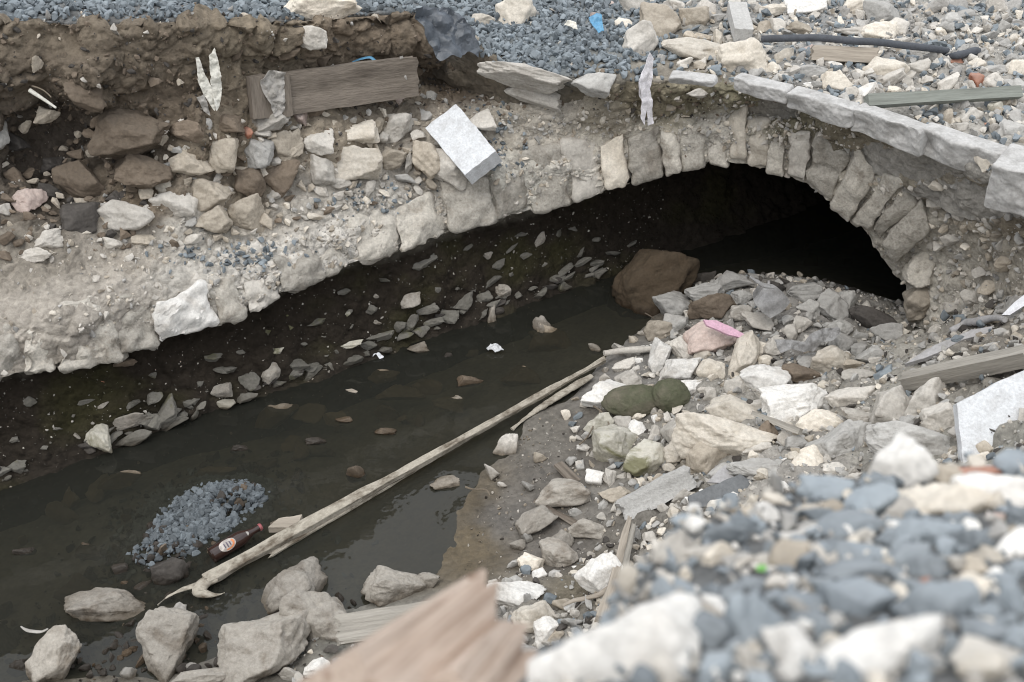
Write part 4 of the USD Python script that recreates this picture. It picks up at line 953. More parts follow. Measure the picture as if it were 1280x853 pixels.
plain_material('label_orange', (0.55, 0.2, 0.08), (0.5, 0.17, 0.07), rough=0.6, scale=40.0, bump=0.05)
plain_material('label_ink', (0.09, 0.07, 0.10), (0.07, 0.06, 0.08), rough=0.6, scale=40.0, bump=0.05)
plain_material('red_cap', (0.26, 0.09, 0.09), (0.3, 0.08, 0.09), rough=0.4, scale=40.0, bump=0.05, metallic=0.2)
usdkit.material(stage, '/World/Looks/brown_glass', {'p': ('principled_bsdf', {'base_color': (0.018, 0.009, 0.007), 'roughness': 0.08, 'specular_ior_level': 0.55})}, [], surface='p.BSDF')


def hit_at(u, v, surface, lift=0.0):
    h = cast(SURF[surface], u, v)
    if h is None:
        raise ValueError(f'{surface} not under {u},{v}')
    look = (EYE - h[0]) / np.linalg.norm(EYE - h[0])
    return h[0] + look * lift * 1.3


def on_water(u, v, z):
    return at_z(u, v, z)


def plank(p0, p1, width, thick, face=None, seed=0, na=60, nb=8, nc=4, jag=(0.0, 0.0), taper=(1, 1), wav=0.004, split=0.0):
    """A sawn or split timber from p0 to p1; face: the direction its broad side looks. jag: how far the two ends splinter."""
    p0, p1 = np.asarray(p0, float), np.asarray(p1, float)
    L = np.linalg.norm(p1 - p0)
    x = (p1 - p0) / L
    z = np.asarray(face if face is not None else (EYE - (p0 + p1) / 2), float)
    z = z - x * (z @ x)
    z /= np.linalg.norm(z)
    y = np.cross(z, x)
    b = trimesh.creation.box((1, 1, 1))
    ring = [(-.5 + k / nb, .5) for k in range(nb)] + [(.5, .5 - k / nc) for k in range(nc)] + [(.5 - k / nb, -.5) for k in range(nb)] + [(-.5, -.5 + k / nc) for k in range(nc)]
    ring = np.array(ring)
    r2 = ring * np.array([width, thick])
    corner = 0.12 * min(width, thick)
    m_ = len(ring)
    a = np.linspace(0, 1, na)
    o = np.random.default_rng(seed).uniform(0, 40, 3)
    V = np.empty((na, m_, 3))
    e0 = jag[0] * (meshkit.fbm(np.c_[ring * [9, 3], np.zeros(m_)] + o, 3, seed) - 0.2)
    e1 = jag[1] * (meshkit.fbm(np.c_[ring * [9, 3], np.ones(m_)] + o, 3, seed + 1) - 0.2)
    for i, t in enumerate(a):
        w = taper[0] + (taper[1] - taper[0]) * t
        along = -e0 * (1 - t) ** 3 * -1 + t * L - e1 * t ** 3
        q = np.c_[along, r2[:, 0] * w, r2[:, 1] * (0.5 + 0.5 * w)]
        groove = fbm(np.c_[q[:, 0] * 1.2, q[:, 1] * 60 / max(width * 12, .5), q[:, 2] * 20] + o, 1.0, 4, seed + 2)
        nz = fbm(q + o, 9, 3, seed + 3)
        c = np.c_[np.zeros(m_), ring]
        q = q + c * 2 * (wav * groove + split * np.minimum(groove, 0) + wav * 0.7 * nz)[:, None]
        V[i] = q
    faces = []
    i = np.arange(na * m_).reshape(na, m_)
    a_, b_, c_, d_ = i[:-1].ravel(), i[1:].ravel(), np.roll(i, -1, 1)[1:].ravel(), np.roll(i, -1, 1)[:-1].ravel()
    faces = np.vstack([np.c_[a_, b_, c_], np.c_[a_, c_, d_]])
    P_ = V.reshape(-1, 3)
    n0 = len(P_)
    P_ = np.vstack([P_, V[0].mean(0) + [0.0, 0, 0], V[-1].mean(0)])
    caps = [(n0, i[0, k], i[0, (k + 1) % m_]) for k in range(m_)] + [(n0 + 1, i[-1, (k + 1) % m_], i[-1, k]) for k in range(m_)]
    m = trimesh.Trimesh(P_, np.vstack([faces, caps]), process=False)
    M = np.eye(4)
    M[:3, :3], M[:3, 3] = np.stack([x, y, z], 1), p0
    if trimesh.Trimesh(P_, m.faces, process=False).volume < 0:
        m.invert()
    return m, M


def add_plank(name, label, category, mat, p0, p1, width, thick, group=None, parent=None, **k):
    m, M = plank(p0, p1, width, thick, **k)
    prim = obj(name, m, mat, parent or '/World', smooth=40)
    UsdGeom.Xformable(prim).AddTransformOp().Set(Gf.Matrix4d(M.T.tolist()))
    return tag(prim, label, category, group) if label else prim


def tube(path, radius, k=10, n=60, wob=0.0, seed=0, flat=1.0):
    from scipy.interpolate import PchipInterpolator
    path = np.asarray(path, float)
    x = np.r_[0, np.cumsum(np.linalg.norm(np.diff(path, axis=0), axis=1))]
    c = PchipInterpolator(x, path, axis=0)(np.linspace(0, x[-1], n))
    r = np.interp(np.linspace(0, 1, n), np.linspace(0, 1, np.size(radius)), np.atleast_1d(radius)) if np.size(radius) > 1 else np.full(n, float(np.atleast_1d(radius)[0]))
    t = np.gradient(c, axis=0)
    t /= np.linalg.norm(t, axis=1, keepdims=True)
    a = np.cross(t, [0, 0, 1.0])
    a /= np.maximum(np.linalg.norm(a, axis=1, keepdims=True), 1e-9)
    b = np.cross(a, t)
    ph = np.linspace(0, 2 * np.pi, k, endpoint=False)
    V = c[:, None] + r[:, None, None] * (np.cos(ph)[:, None] * a[:, None] + flat * np.sin(ph)[:, None] * b[:, None])
    if wob:
        V = V + (wob * fbm(V.reshape(-1, 3), 14, 3, seed)).reshape(n, k, 1) * (np.cos(ph)[:, None] * a[:, None] + np.sin(ph)[:, None] * b[:, None])
    i = np.arange(n * k).reshape(n, k)
    j = np.roll(i, -1, 1)
    f = np.vstack([np.c_[i[:-1].ravel(), j[1:].ravel(), i[1:].ravel()], np.c_[i[:-1].ravel(), j[:-1].ravel(), j[1:].ravel()]])
    P_ = np.vstack([V.reshape(-1, 3), c[0], c[-1]])
    f = np.vstack([f, [(n * k, i[0, q], i[0, (q + 1) % k]) for q in range(k)], [(n * k + 1, i[-1, (q + 1) % k], i[-1, q]) for q in range(k)]])
    m = trimesh.Trimesh(P_, f, process=False)
    if m.volume < 0:
        m.invert()
    return m


def panel(outline, p, normal, thick, cell=None, crumple=0.0, freq=20.0, seed=0, sag=0.0, ragged=0.0):
    """A flat or crumpled piece with the given pixel outline, lying in the plane through p: triangulated, displaced and given a thickness."""
    from scipy.spatial import Delaunay
    from shapely.geometry import Polygon, Point
    import shapely
    normal = np.asarray(normal, float) / np.linalg.norm(normal)
    o = np.array([EYE + ray(u, v) * (((p - EYE) @ normal) / (ray(u, v) @ normal)) for u, v in outline])
    e1 = o[1] - o[0]
    e1 = e1 - normal * (e1 @ normal)
    e1 /= np.linalg.norm(e1)
    e2 = np.cross(normal, e1)
    c = o.mean(0)
    flat = np.stack([(o - c) @ e1, (o - c) @ e2], 1)
    poly = Polygon(flat).buffer(0)
    size = math.sqrt(poly.area)
    cell = cell or size / 22
    per = poly.exterior.length
    bd = np.array([poly.exterior.interpolate(x).coords[0] for x in np.arange(0, per, cell * 0.8)])
    if ragged:
        nrm = bd - bd.mean(0)
        nrm /= np.maximum(np.linalg.norm(nrm, axis=1, keepdims=True), 1e-9)
        bd = bd + nrm * (ragged * fbm(np.c_[bd, 0 * bd[:, 0]] + seed, 30, 3, seed))[:, None]
        poly = Polygon(bd).buffer(0)
    x0, y0, x1, y1 = poly.bounds
    gx_, gy_ = np.meshgrid(np.arange(x0, x1, cell), np.arange(y0, y1, cell))
    r = np.random.default_rng(seed)
    gp = np.c_[gx_.ravel(), gy_.ravel()] + r.uniform(-.25, .25, (gx_.size, 2)) * cell
    inner = shapely.contains_xy(poly.buffer(-cell * 0.45), gp[:, 0], gp[:, 1])
    pts = np.vstack([bd, gp[inner]])
    tri = Delaunay(pts).simplices
    cen = pts[tri].mean(1)
    tri = tri[shapely.contains_xy(poly, cen[:, 0], cen[:, 1])]
    q3 = np.c_[pts, np.zeros(len(pts))] + seed * 3.1
    h = crumple * (np.abs(fbm(q3, freq, 3, seed)) * 2.2 - 0.6 + 0.8 * fbm(q3, freq * 0.35, 2, seed + 5)) if crumple else np.zeros(len(pts))
    top = c + pts[:, :1] * e1 + pts[:, 1:] * e2 + normal * h[:, None]
    top[:, 2] -= sag * (np.linalg.norm(pts, axis=1) / size) ** 2
    a, b, d = top[tri[:, 0]], top[tri[:, 1]], top[tri[:, 2]]
    flipit = (np.cross(b - a, d - a) @ normal) < 0
    tri[flipit] = tri[flipit][:, ::-1]
    n = len(pts)
    bot = top - normal * thick
    from collections import Counter
    ed = np.vstack([tri[:, [0, 1]], tri[:, [1, 2]], tri[:, [2, 0]]])
    key = Counter(map(tuple, np.sort(ed, 1)))
    rim = [e for e in ed if key[tuple(sorted(e))] == 1]
    side_ = [t for a_, b_ in rim for t in ((b_, a_, a_ + n), (b_, a_ + n, b_ + n))]
    return trimesh.Trimesh(np.vstack([top, bot]), np.vstack([tri, tri[:, ::-1] + n, side_]), process=False)


def add_panel(name, label, category, mat, outline, p, normal, thick, smooth=40, parent='/World', **k):
    m = panel(outline, p, normal, thick, **k)
    base = np.array([*m.vertices[:, :2].mean(0), m.vertices[:, 2].min()])
    prim = obj(name, m, mat, parent, smooth=smooth, base=base)
    return tag(prim, label, category) if label else prim


def add_tube(name, label, category, mat, path, radius, parent='/World', **k):
    m = tube(path, radius, **k)
    base = np.array([*m.vertices[:, :2].mean(0), m.vertices[:, 2].min()])
    prim = obj(name, m, mat, parent, smooth=50, base=base)
    return tag(prim, label, category) if label else prim


TO_EYE = np.array([0, -0.82, 0.57])
OUTW = -AC * 0.8 + np.array([0, 0, 0.6])

# ------------------------------------------------------------------ kerb stones along the street edge
KERB = [((836, 96), (893, 102), 15, 'small kerb stone half sunk in mossy earth, first of the row from the hanging rag'), ((915, 98), (983, 114), 24, 'short pale kerb stone below the big cream street stone'),
        ((982, 114), (1064, 137), 34, 'kerb stone with bright top edge, above the right shoulder of the arch'), ((1063, 134), (1152, 165), 44, 'longest rough faced kerb stone, below the end of the green timber strip'),
        ((1148, 159), (1292, 206), 46, 'long low kerb stone running toward the right edge'), ((1240, 204), (1345, 232), 48, 'thick bright kerb block standing out at the right edge')]
for k, ((u0, v0), (u1, v1), hpx, lab) in enumerate(KERB):
    a, b = at_z(u0, v0, 1.135), at_z(u1, v1, 1.135)
    if k == 5:
        a, b = at_z(u0, v0, 1.16), at_z(u1, v1, 1.16)
    x = b - a
    L = np.linalg.norm(x)
    x /= L
    y = np.cross([0, 0, 1.0], x)
    if y @ (EYE - a) > 0:
        y = -y
    hgt = hpx / 350 / 0.82 * (0.68 if k < 5 else 1)
    DEP = 0.085 if k < 5 else 0.2
    bx = trimesh.creation.box((L - 0.006, DEP, hgt))
    for _ in range(5):
        bx = bx.subdivide()
    v = np.array(bx.vertices)
    n = np.sign(v) * (np.abs(v) > np.array([L - .008, DEP - .002, hgt - .002]) / 2)
    rr_ = 0.012
    inner = np.clip(v, -np.array([L, DEP, hgt]) / 2 + rr_, np.array([L, DEP, hgt]) / 2 - rr_)
    dv = v - inner
    ln = np.linalg.norm(dv, axis=1, keepdims=True)
    v = np.where(ln > 1e-9, inner + dv / np.maximum(ln, 1e-9) * rr_, v)
    world = a + (v[:, :1] + L / 2) * x + (v[:, 1:2] + DEP / 2) * y + (v[:, 2:] - hgt / 2) * np.array([0, 0, 1.0])
    front_ = (v[:, 1] < 0)[:, None] * np.clip(-v[:, 1:2] / (DEP / 2), 0, 1)
    lowr = np.clip(0.5 - v[:, 2:] / hgt, 0, 1)
    world = world + y * (front_[:, 0] * (0.035 * fbm(world, 12, 4, k) + 0.03 * lowr[:, 0]))[:, None] + np.array([0, 0, 1.0]) * (0.006 * fbm(world, 9, 4, 40 + k) + lowr[:, 0] * 0.022 * fbm(world, 7, 3, 60 + k))[:, None] + x * (0.008 * fbm(world, 14, 3, 80 + k))[:, None]
    base = np.array([*world[:, :2].mean(0), world[:, 2].min()])
    tag(obj('kerb_stone', trimesh.Trimesh(world, bx.faces, process=False), 'kerb_granite', smooth=35, base=base), lab, 'kerb stone', 'kerb stones along the street edge')

# ------------------------------------------------------------------ things stuck in or hanging on the bank
p = at_t(420, 110, st(hit_at(420, 110, 'bank'))[1] - 0.12)
nb = -AC * 0.95 + np.array([0, 0, 0.2])
beam = thing('timber_beam', 'dark weathered timber board stuck across the soil face below the gravel edge', 'timber', p)
def on_plane(u, v, c, n_):
    d_ = ray(u, v)
    return EYE + d_ * (((c - EYE) @ n_) / (d_ @ n_))


for nm_, a, b, wd, th, kk in (('board', (350, 117), (522, 95), .155, .05, dict(jag=(.02, .03))), ('end_plate', (334, 92), (339, 148), .15, .05, dict(jag=(.02, .02)))):
    m, M = plank(on_plane(*a, p + nb * (.01 if nm_ == 'end_plate' else 0), nb) - p, on_plane(*b, p + nb * (.01 if nm_ == 'end_plate' else 0), nb) - p, wd, th, face=nb, wav=0.007, split=0.008, nb=14, na=80, seed=44, **kk)
    UsdGeom.Xformable(obj(nm_, m, 'dark_wet_wood', beam, smooth=40)).AddTransformOp().Set(Gf.Matrix4d(M.T.tolist()))
p2 = p + nb * 0.05
add_panel('bag', 'crumpled grey bag hanging over the left end of the timber board', 'bag', 'grey_bag', [(325, 100), (338, 88), (356, 90), (357, 120), (356, 140), (344, 147), (339, 132), (330, 116)], p2, nb, 0.004, crumple=0.018, freq=26, seed=5, smooth=22)
p2 = hit_at(265, 100, 'bank', 0.07)
rag = thing('rag', 'torn off-white rag hanging in a V on the dark soil face', 'rag', p2)
for k, ol in enumerate([[(245, 72), (249, 71), (256, 90), (264, 108), (272, 132), (268, 139), (257, 120), (249, 104)], [(261, 70), (269, 60), (273, 78), (279, 112), (275, 134), (270, 139), (266, 112)]]):
    m = panel(ol, p2 + nb * 0.01 * k, nb, 0.003, crumple=0.013, freq=34, seed=6 + k, ragged=0.006)
    obj('strip', trimesh.Trimesh(m.vertices - p2, m.faces, process=False), 'dirty_white_cloth', rag, smooth=30)
m = panel([(246, 122), (256, 118), (260, 132), (264, 146), (256, 140)], p2 - nb * 0.005, nb, 0.003, crumple=0.012, freq=30, seed=9)
obj('knot', trimesh.Trimesh(m.vertices - p2, m.faces, process=False), 'grey_bag', rag, smooth=30)
p2 = hit_at(808, 118, 'bank', 0.05)
cl = thing('cloth_strip', 'long white cloth strip hanging down over the mossy earth beside the arch', 'cloth', p2)
for k, ol in enumerate([[(812, 66), (818, 72), (816, 92), (812, 112), (808, 130), (800, 120), (799, 100), (806, 84)], [(800, 106), (812, 104), (816, 130), (817, 154), (811, 157), (809, 136), (806, 156), (801, 150), (803, 128)]]):
    m = panel(ol, p2 + nb * 0.008 * k, nb, 0.003, crumple=0.008, freq=22, cell=0.006, seed=11 + k, ragged=0.006)
    obj('fold', trimesh.Trimesh(m.vertices - p2, m.faces, process=False), 'lilac_white_cloth', cl, smooth=30)
p2 = at_z(560, 30, 1.27)
add_panel('plastic_sheet', 'torn crumpled black plastic sheet draped over the gravel edge', 'plastic sheet', 'black_plastic', [(516, 13), (530, 8), (556, 7), (575, 16), (584, 26), (596, 38), (602, 58), (602, 70), (590, 62), (576, 72), (562, 70), (552, 76), (541, 56), (530, 36)], p2, -AC * 0.85 + np.array([0, 0, 0.5]), 0.003, crumple=0.04, freq=13, seed=14, smooth=24, ragged=0.01)
p2 = p + nb * 0.02
add_panel('plastic_strip', 'thin greyish plastic strip dangling at the right end of the timber board', 'plastic strip', 'grey_bag', [(500, 71), (504, 70), (506, 90), (511, 108), (520, 119), (514, 117), (505, 106), (501, 88)], p2, nb, 0.002, crumple=0.006, freq=30, seed=15)
p2 = hit_at(460, 80, 'bank', 0.07)
pts = [EYE + ray(u, v) * -((p2 - EYE) @ BACK) for u, v in [(440, 78), (451, 74), (462, 72), (470, 78), (477, 88)]]
add_tube('blue_strip', 'bent bright blue plastic strip above the timber board', 'plastic strip', 'blue_plastic', pts, (0.004, 0.009, 0.01, 0.008, 0.003), flat=0.4)
pts = [EYE + ray(u, v) * -((hit_at(52, 124, 'bank', 0.06) - EYE) @ BACK) for u, v in [(37, 113), (54, 124), (70, 135)]]
add_tube('white_stick', 'short broken white pipe sticking out of the dark hollow at far left', 'pipe', 'dirty_white_cloth', pts, (0.008, 0.006, 0.004))
pts = [EYE + ray(u, v) * -((hit_at(52, 120, 'bank', 0.09) - EYE) @ BACK) for u, v in [(40, 108), (52, 112), (64, 122)]]
add_tube('root', 'thin pale root beside the broken white pipe', 'root', 'twig_bark', pts, (0.003, 0.002))
# the bright paving block and its bed
p2 = hit_at(577, 180, 'bank', 0.10)
nblk = np.array([-0.25, -0.62, 0.74])
add_panel('paving_block', 'light grey granite paving block tilted on the rubble above the arch', 'paving block', 'pale_granite', [(570, 130), (620, 189), (581, 219), (531, 160)], p2, nblk, 0.10, smooth=20, ragged=0.006, crumple=0.0035, freq=18, seed=19)

# ------------------------------------------------------------------ in and beside the water
zs = 0.035
pole = thing('pole', 'long bleached forked pole lying across the stream', 'pole')
add_plank('shaft', None, None, 'bleached_pole', on_water(757, 449, .045), on_water(255, 728, .03), 0.024, 0.024, face=(-0.2, -0.5, 0.85), taper=(0.85, 1.55), wav=0.006, split=0.004, jag=(.02, .02), seed=46, na=260, nb=10, nc=8, parent=pole)
add_plank('split_side', None, None, 'bleached_pole', on_water(600, 541, .012), on_water(330, 698, .012), 0.018, 0.012, face=(-0.2, -0.5, 0.85), taper=(0.4, 1.1), wav=0.004, split=0.004, jag=(.1, .1), seed=47, na=140, parent=pole)
pts = [on_water(u, v, z) for u, v, z in [(270, 722, .03), (235, 735, .03), (215, 743, .02), (197, 757, .012)]]
obj('fork', tube(pts, (.020, .015, .009, .003), k=10, n=50, wob=0.012, seed=5, flat=0.5), 'bleached_pole', pole, smooth=50)
pts = [on_water(u, v, z) for u, v, z in [(262, 725, .03), (248, 740, .025), (262, 744, .018), (281, 741, .012)]]
obj('fork', tube(pts, (.020, .019, .013, .004), k=10, n=50, wob=0.012, seed=6, flat=0.6), 'bleached_pole', pole, smooth=50)
pts = [on_water(u, v, z) for u, v, z in [(740, 470, .03), (690, 500, .022), (660, 521, .014), (640, 537, .004)]]
add_tube('split_pole', 'muddy split length of pole alongside the upper end of the long pole', 'pole', 'bleached_pole', pts, (.013, .015, .013, .010, .006), k=12, n=90, wob=0.012, seed=7, flat=0.5)
pts = [on_water(u, v, .07) for u, v in [(755, 442), (775, 439), (800, 437), (822, 436)]]
add_tube('short_rod', 'short crusted white rod on the stones at the end of the long pole', 'rod', 'plaster_crust', pts, (.013, .015, .015, .013), k=14, wob=0.006, seed=8)
# bottle lying in the gravel
A, B = on_water(264, 696, .016), on_water(317, 665, .03)
ax = (B - A) / np.linalg.norm(B - A)
Lb = 0.235
prof_b = np.array([(0, 0), (.028, 0), (.0325, .006), (.0325, .125), (.030, .145), (.02, .17), (.0145, .19), (.0135, .215), (.0145, .218), (.0145, .226), (.0125, .228), (.0125, .232), (0, .232)])
prof_b = prof_b * 0.82
lathe = trimesh.creation.revolve(prof_b, sections=40)
zb = ax
xb = np.array([-0.2, -0.75, 0.65]) - ax * (np.array([-0.2, -0.75, 0.65]) @ ax)
xb /= np.linalg.norm(xb)
yb = np.cross(zb, xb)
R4 = np.eye(4)
R4[:3, :3] = np.stack([xb, yb, zb], 1)
R4[:3, 3] = A + np.array([0, 0, 0.004])
bottle = UsdGeom.Xform.Define(stage, numbered('bottle'))
bottle.AddTransformOp().Set(Gf.Matrix4d(R4.T.tolist()))
tag(bottle, 'dark brown glass bottle with a pale label, lying beside the gravel patch', 'bottle')
obj('glass', lathe, 'brown_glass', bottle, smooth=30)


def label_patch(r_, cz, rz, ra, grow, inner=0.0, a0=0, a1=2 * np.pi):
    th = np.linspace(a0, a1, 33)
    ring_ = [np.c_[np.cos(q_) * np.linspace(inner, 1, 6), np.sin(q_) * np.linspace(inner, 1, 6)] for q_ in th]
    ring_ = np.array(ring_)
    ang_, zz = ring_[..., 0] * ra / r_, cz + ring_[..., 1] * rz
    return grid_mesh(0.82 * np.stack([(r_ + grow) * np.cos(ang_), (r_ + grow) * np.sin(ang_), zz], -1))


lab_ = obj('label', label_patch(.0325, .072, .036, .026, .0008), 'paper_label', bottle, smooth=True)
obj('label_band', label_patch(.0325, .072, .031, .022, .0013, 0.72, -0.4, 2.2), 'label_orange', lab_, smooth=True)
for k in range(3):
    obj('label_print', label_patch(.0325, .060 + .012 * k, .0028, .013 - .002 * abs(k - 1), .0013), 'label_ink', lab_, smooth=True)
obj('neck_label', label_patch(.0215, .162, .009, .009, .0016), 'grey_bag', bottle, smooth=True)
obj('cap', trimesh.creation.revolve(0.82 * np.array([(0, .221), (.0162, .221), (.0158, .231), (.012, .2345), (0, .235)]), sections=24), 'red_cap', bottle, smooth=30)
# scraps in the water
add_panel('wood_piece', 'flat wet board scrap beside the pole, right of the bottle', 'board', 'old_wood', [(336, 659), (348, 648), (378, 643), (372, 660)], on_water(355, 652, .04), (0, 0, 1), 0.025, ragged=0.004)
add_panel('floating_scrap', 'pale bluish plastic scrap floating in mid stream', 'plastic scrap', 'pale_granite', [(608, 436), (613, 430), (622, 430), (630, 437), (620, 440)], on_water(618, 436, .02), (0, -0.3, 1), 0.004, crumple=0.01, freq=30, seed=31)
add_panel('floating_chip', 'small white chip floating near the side wall', 'scrap', 'white_plastic', [(466, 446), (468, 438), (474, 440), (480, 446), (474, 448), (470, 443)], on_water(472, 444, .015), (0, -0.5, 1), 0.003, crumple=0.01, freq=30, seed=32)
add_panel('wood_sliver', 'thin pale wood sliver drifting on the stream', 'wood sliver', 'old_wood', [(432, 487), (440, 486), (447, 489), (445, 491), (436, 489)], on_water(440, 488, .006), (0, 0, 1), 0.004)
add_panel('clear_scrap', 'greyish glassy plastic scrap at the tip of the forked pole', 'plastic scrap', 'grey_bag', [(216, 758), (224, 752), (233, 755), (230, 764), (219, 766)], on_water(224, 759, .015), (0, -0.2, 1), 0.006, crumple=0.012, freq=30, seed=33)
add_tube('curved_scrap', 'white curved plastic scrap at lower left between dark stones', 'plastic scrap', 'grey_bag', [on_water(u, v, .03) for u, v in [(26, 783), (38, 789), (50, 790), (60, 786)]], (.002, .006, .006, .003), flat=0.5)
ring_m = trimesh.creation.torus(0.019, 0.0055, major_sections=36, minor_sections=12)
ring_m.apply_transform(trimesh.geometry.align_vectors([0, 0, 1], np.array([-0.6, -0.6, 0.5])))
rp = hit_at(390, 750, 'ground', 0.12)
tag(obj('white_ring', trimesh.Trimesh(ring_m.vertices + rp, ring_m.faces, process=False), 'white_plastic', smooth=True, base=rp), 'small white plastic ring between two big stones at the water edge', 'ring')

# ------------------------------------------------------------------ things among the rubble
p2 = hit_at(907, 411, 'ground', 0.17)
add_panel('plastic_shard', 'pink plastic shard lying on the rubble in the culvert mouth', 'plastic shard', 'pink_plastic', [(880, 400), (896, 401), (915, 409), (934, 420), (930, 423), (912, 419), (896, 412), (884, 407)], p2, (0.2, -0.55, 0.8), 0.012, ragged=0.003)
p2 = hit_at(960, 377, 'ground', 0.2)
add_panel('cloth', 'stiff dusty grey cloth folded over stones in the culvert mouth', 'cloth', 'dusty_cloth', [(941, 366), (950, 352), (965, 356), (982, 368), (989, 378), (978, 390), (964, 398), (952, 390), (944, 380)], p2, (0, -0.8, 0.6), 0.004, crumple=0.03, freq=9, seed=41, smooth=25)
p2 = hit_at(1010, 425, 'ground', 0.17)
add_panel('dust_sheet', 'twisted dusty grey sheet trailing across the rubble to the right of the pink shard', 'cloth', 'dusty_cloth', [(968, 425), (990, 424), (1006, 428), (1012, 418), (1030, 410), (1050, 409), (1052, 416), (1040, 426), (1028, 428), (1018, 438), (1005, 440), (990, 436), (976, 442), (972, 434)], p2, (0, -0.7, 0.7), 0.004, crumple=0.022, freq=20, seed=42, smooth=25, ragged=0.006)
pts = [EYE + ray(u, v) * (-((p2 - EYE) @ BACK) + 0.1) for u, v in [(937, 346), (946, 352), (956, 358), (968, 360)]]
add_tube('rope_scrap', 'frayed pale rope end on top of the rubble in the culvert mouth', 'rope', 'dusty_cloth', pts, (.004, .008, .007, .004), wob=0.004, seed=2)
pts = [EYE + ray(u, v) * (-((hit_at(961, 380, 'ground') - EYE) @ BACK) - 0.12) for u, v in [(961, 351), (962, 366), (963, 382), (964, 398)]]
add_tube('teal_cord', 'thin faded teal cord standing up from the dusty grey cloth', 'cord', 'grey_panel', pts, (.006, .004, .003, .003))
# green sack
sack = thing('sack', 'dark green sack with a tied neck lying among pale stones', 'sack')
for (u, v, w, h, rot, nm) in [(795, 513, 74, 38, 4, 'body'), (842, 507, 44, 38, -25, 'tied_end')]:
    pq, nq = cast(SURF['ground'], u, v)
    fq = -((pq - EYE) @ BACK)
    vv = np.array(SPHERES[5].vertices) * 0.5
    vv = vv * (1 + 0.16 * fbm(vv + int(u), 2.2, 3, 8) + 0.03 * fbm(vv, 9, 3, 9))[:, None]
    cre = np.abs(np.sin(vv[:, 0] * 16 + 5 * fbm(vv, 3, 2, 8))) * -0.03
    M = frame(rot) * np.array([w, h, 0.8 * h]) * 1.12 * fq / FPX
    w3 = (vv * (1 + cre[:, None])) @ M.T + pq + nq * 0.38 * h * fq / FPX
    obj(nm, trimesh.Trimesh(w3, SPHERES[5].faces, process=False), 'green_sack', sack, smooth=True)
# boards, posts and sticks
a, b = hit_at(772, 640, 'ground', 0.06), hit_at(868, 592, 'ground', 0.07)
add_plank('concrete_post', 'broken pale concrete post lying from the mud up to the tan pitted boulder', 'post', 'concrete', a, b, 0.075, 0.06, face=(0.05, -0.8, 0.6), jag=(0.06, 0.05), wav=0.012, seed=51, nb=8, nc=8)
a, b = hit_at(788, 646, 'ground', 0.10), hit_at(753, 776, 'ground', 0.10)
pl = thing('split_stick', 'pale splintered stick standing across the white boulder near the mud', 'stick')
add_plank('stick_half', None, None, 'old_wood', a, b, 0.035, 0.025, jag=(0.04, 0.0), taper=(0.45, 1.15), wav=0.006, split=0.006, seed=52, parent=pl)
add_plank('stick_half', None, None, 'grey_wood', a + np.array([.012, -.01, -.012]), b + np.array([.026, -.005, -.008]), 0.03, 0.022, jag=(0.1, 0.0), taper=(0.5, 1.2), wav=0.006, split=0.006, seed=53, parent=pl)
a, b = hit_at(415, 789, 'ground', 0.22), hit_at(590, 762, 'ground', 0.22)
add_plank('weathered_board', 'broken weathered grey board on the shore stones, half hidden by the near timber', 'board', 'grey_wood', a, b, 0.088, 0.035, face=(-.1, -0.6, 0.8), jag=(0.06, 0), wav=0.005, seed=54, nb=14)
a, b = hit_at(941, 516, 'ground', 0.10), hit_at(1001, 540, 'ground', 0.10)
add_plank('stick', 'thin grey stick leaning between the white boulder and the cream stones', 'stick', 'grey_wood', a, b, 0.02, 0.018, taper=(0.8, 1.1), seed=55)
a, b = on_water(668, 626, .05), on_water(724, 657, .03)
add_plank('mud_stick', 'dark wet stick half sunk in the mud flat', 'stick', 'dark_wet_wood', a, b, 0.022, 0.016, taper=(0.7, 1), seed=56)
a, b = on_water(697, 580, .05), on_water(720, 604, .03)
add_plank('mud_board', 'short dark board end stuck in the mud beside the shore stones', 'board', 'dark_wet_wood', a, b, 0.04, 0.012, face=(0.6, -.6, .4), seed=57)
add_tube('root', 'pale bent root across the rubble left of the splintered stick', 'root', 'old_wood', [hit_at(u, v, 'ground', 0.06) for u, v in [(703, 758), (722, 750), (745, 745), (763, 735), (780, 726), (797, 728)]], (.004, .008, .008, .011, .013, .008), flat=0.7)
for k, (lab, pp) in enumerate([('crooked twig in front of the brown block', [(778, 393), (792, 386), (805, 391), (817, 398)]), ('dark twig at the mud edge left of the big mossy stones', [(724, 556), (733, 548), (743, 530), (752, 510)]), ('fine twig curving over the muddy shore stones', [(742, 508), (756, 520), (764, 540), (757, 552)]), ('dark wet twig at the water edge', [(582, 609), (594, 612), (606, 612), (612, 620)])]):
    add_tube('twig', lab, 'twig', 'twig_bark', [hit_at(u, v, 'ground', 0.05) for u, v in pp], (.004, .003, .003, .002), n=30, k=6)
p2 = hit_at(895, 612, 'ground', 0.07)
add_panel('slate', 'broken dark grey slate tile behind the blurred gravel', 'slate', 'slate', [(861, 620), (894, 606), (925, 593), (950, 606), (940, 618), (915, 632), (862, 634)], p2, (-0.05, -0.5, 0.86), 0.02, ragged=0.004)
p2 = hit_at(903, 592, 'ground', 0.075)
add_panel('tile_piece', 'thin pale tile piece tucked behind the dark slate', 'tile', 'grey_panel', [(884, 603), (896, 590), (907, 581), (917, 596), (900, 604)], p2, (-0.05, -0.5, 0.86), 0.008)
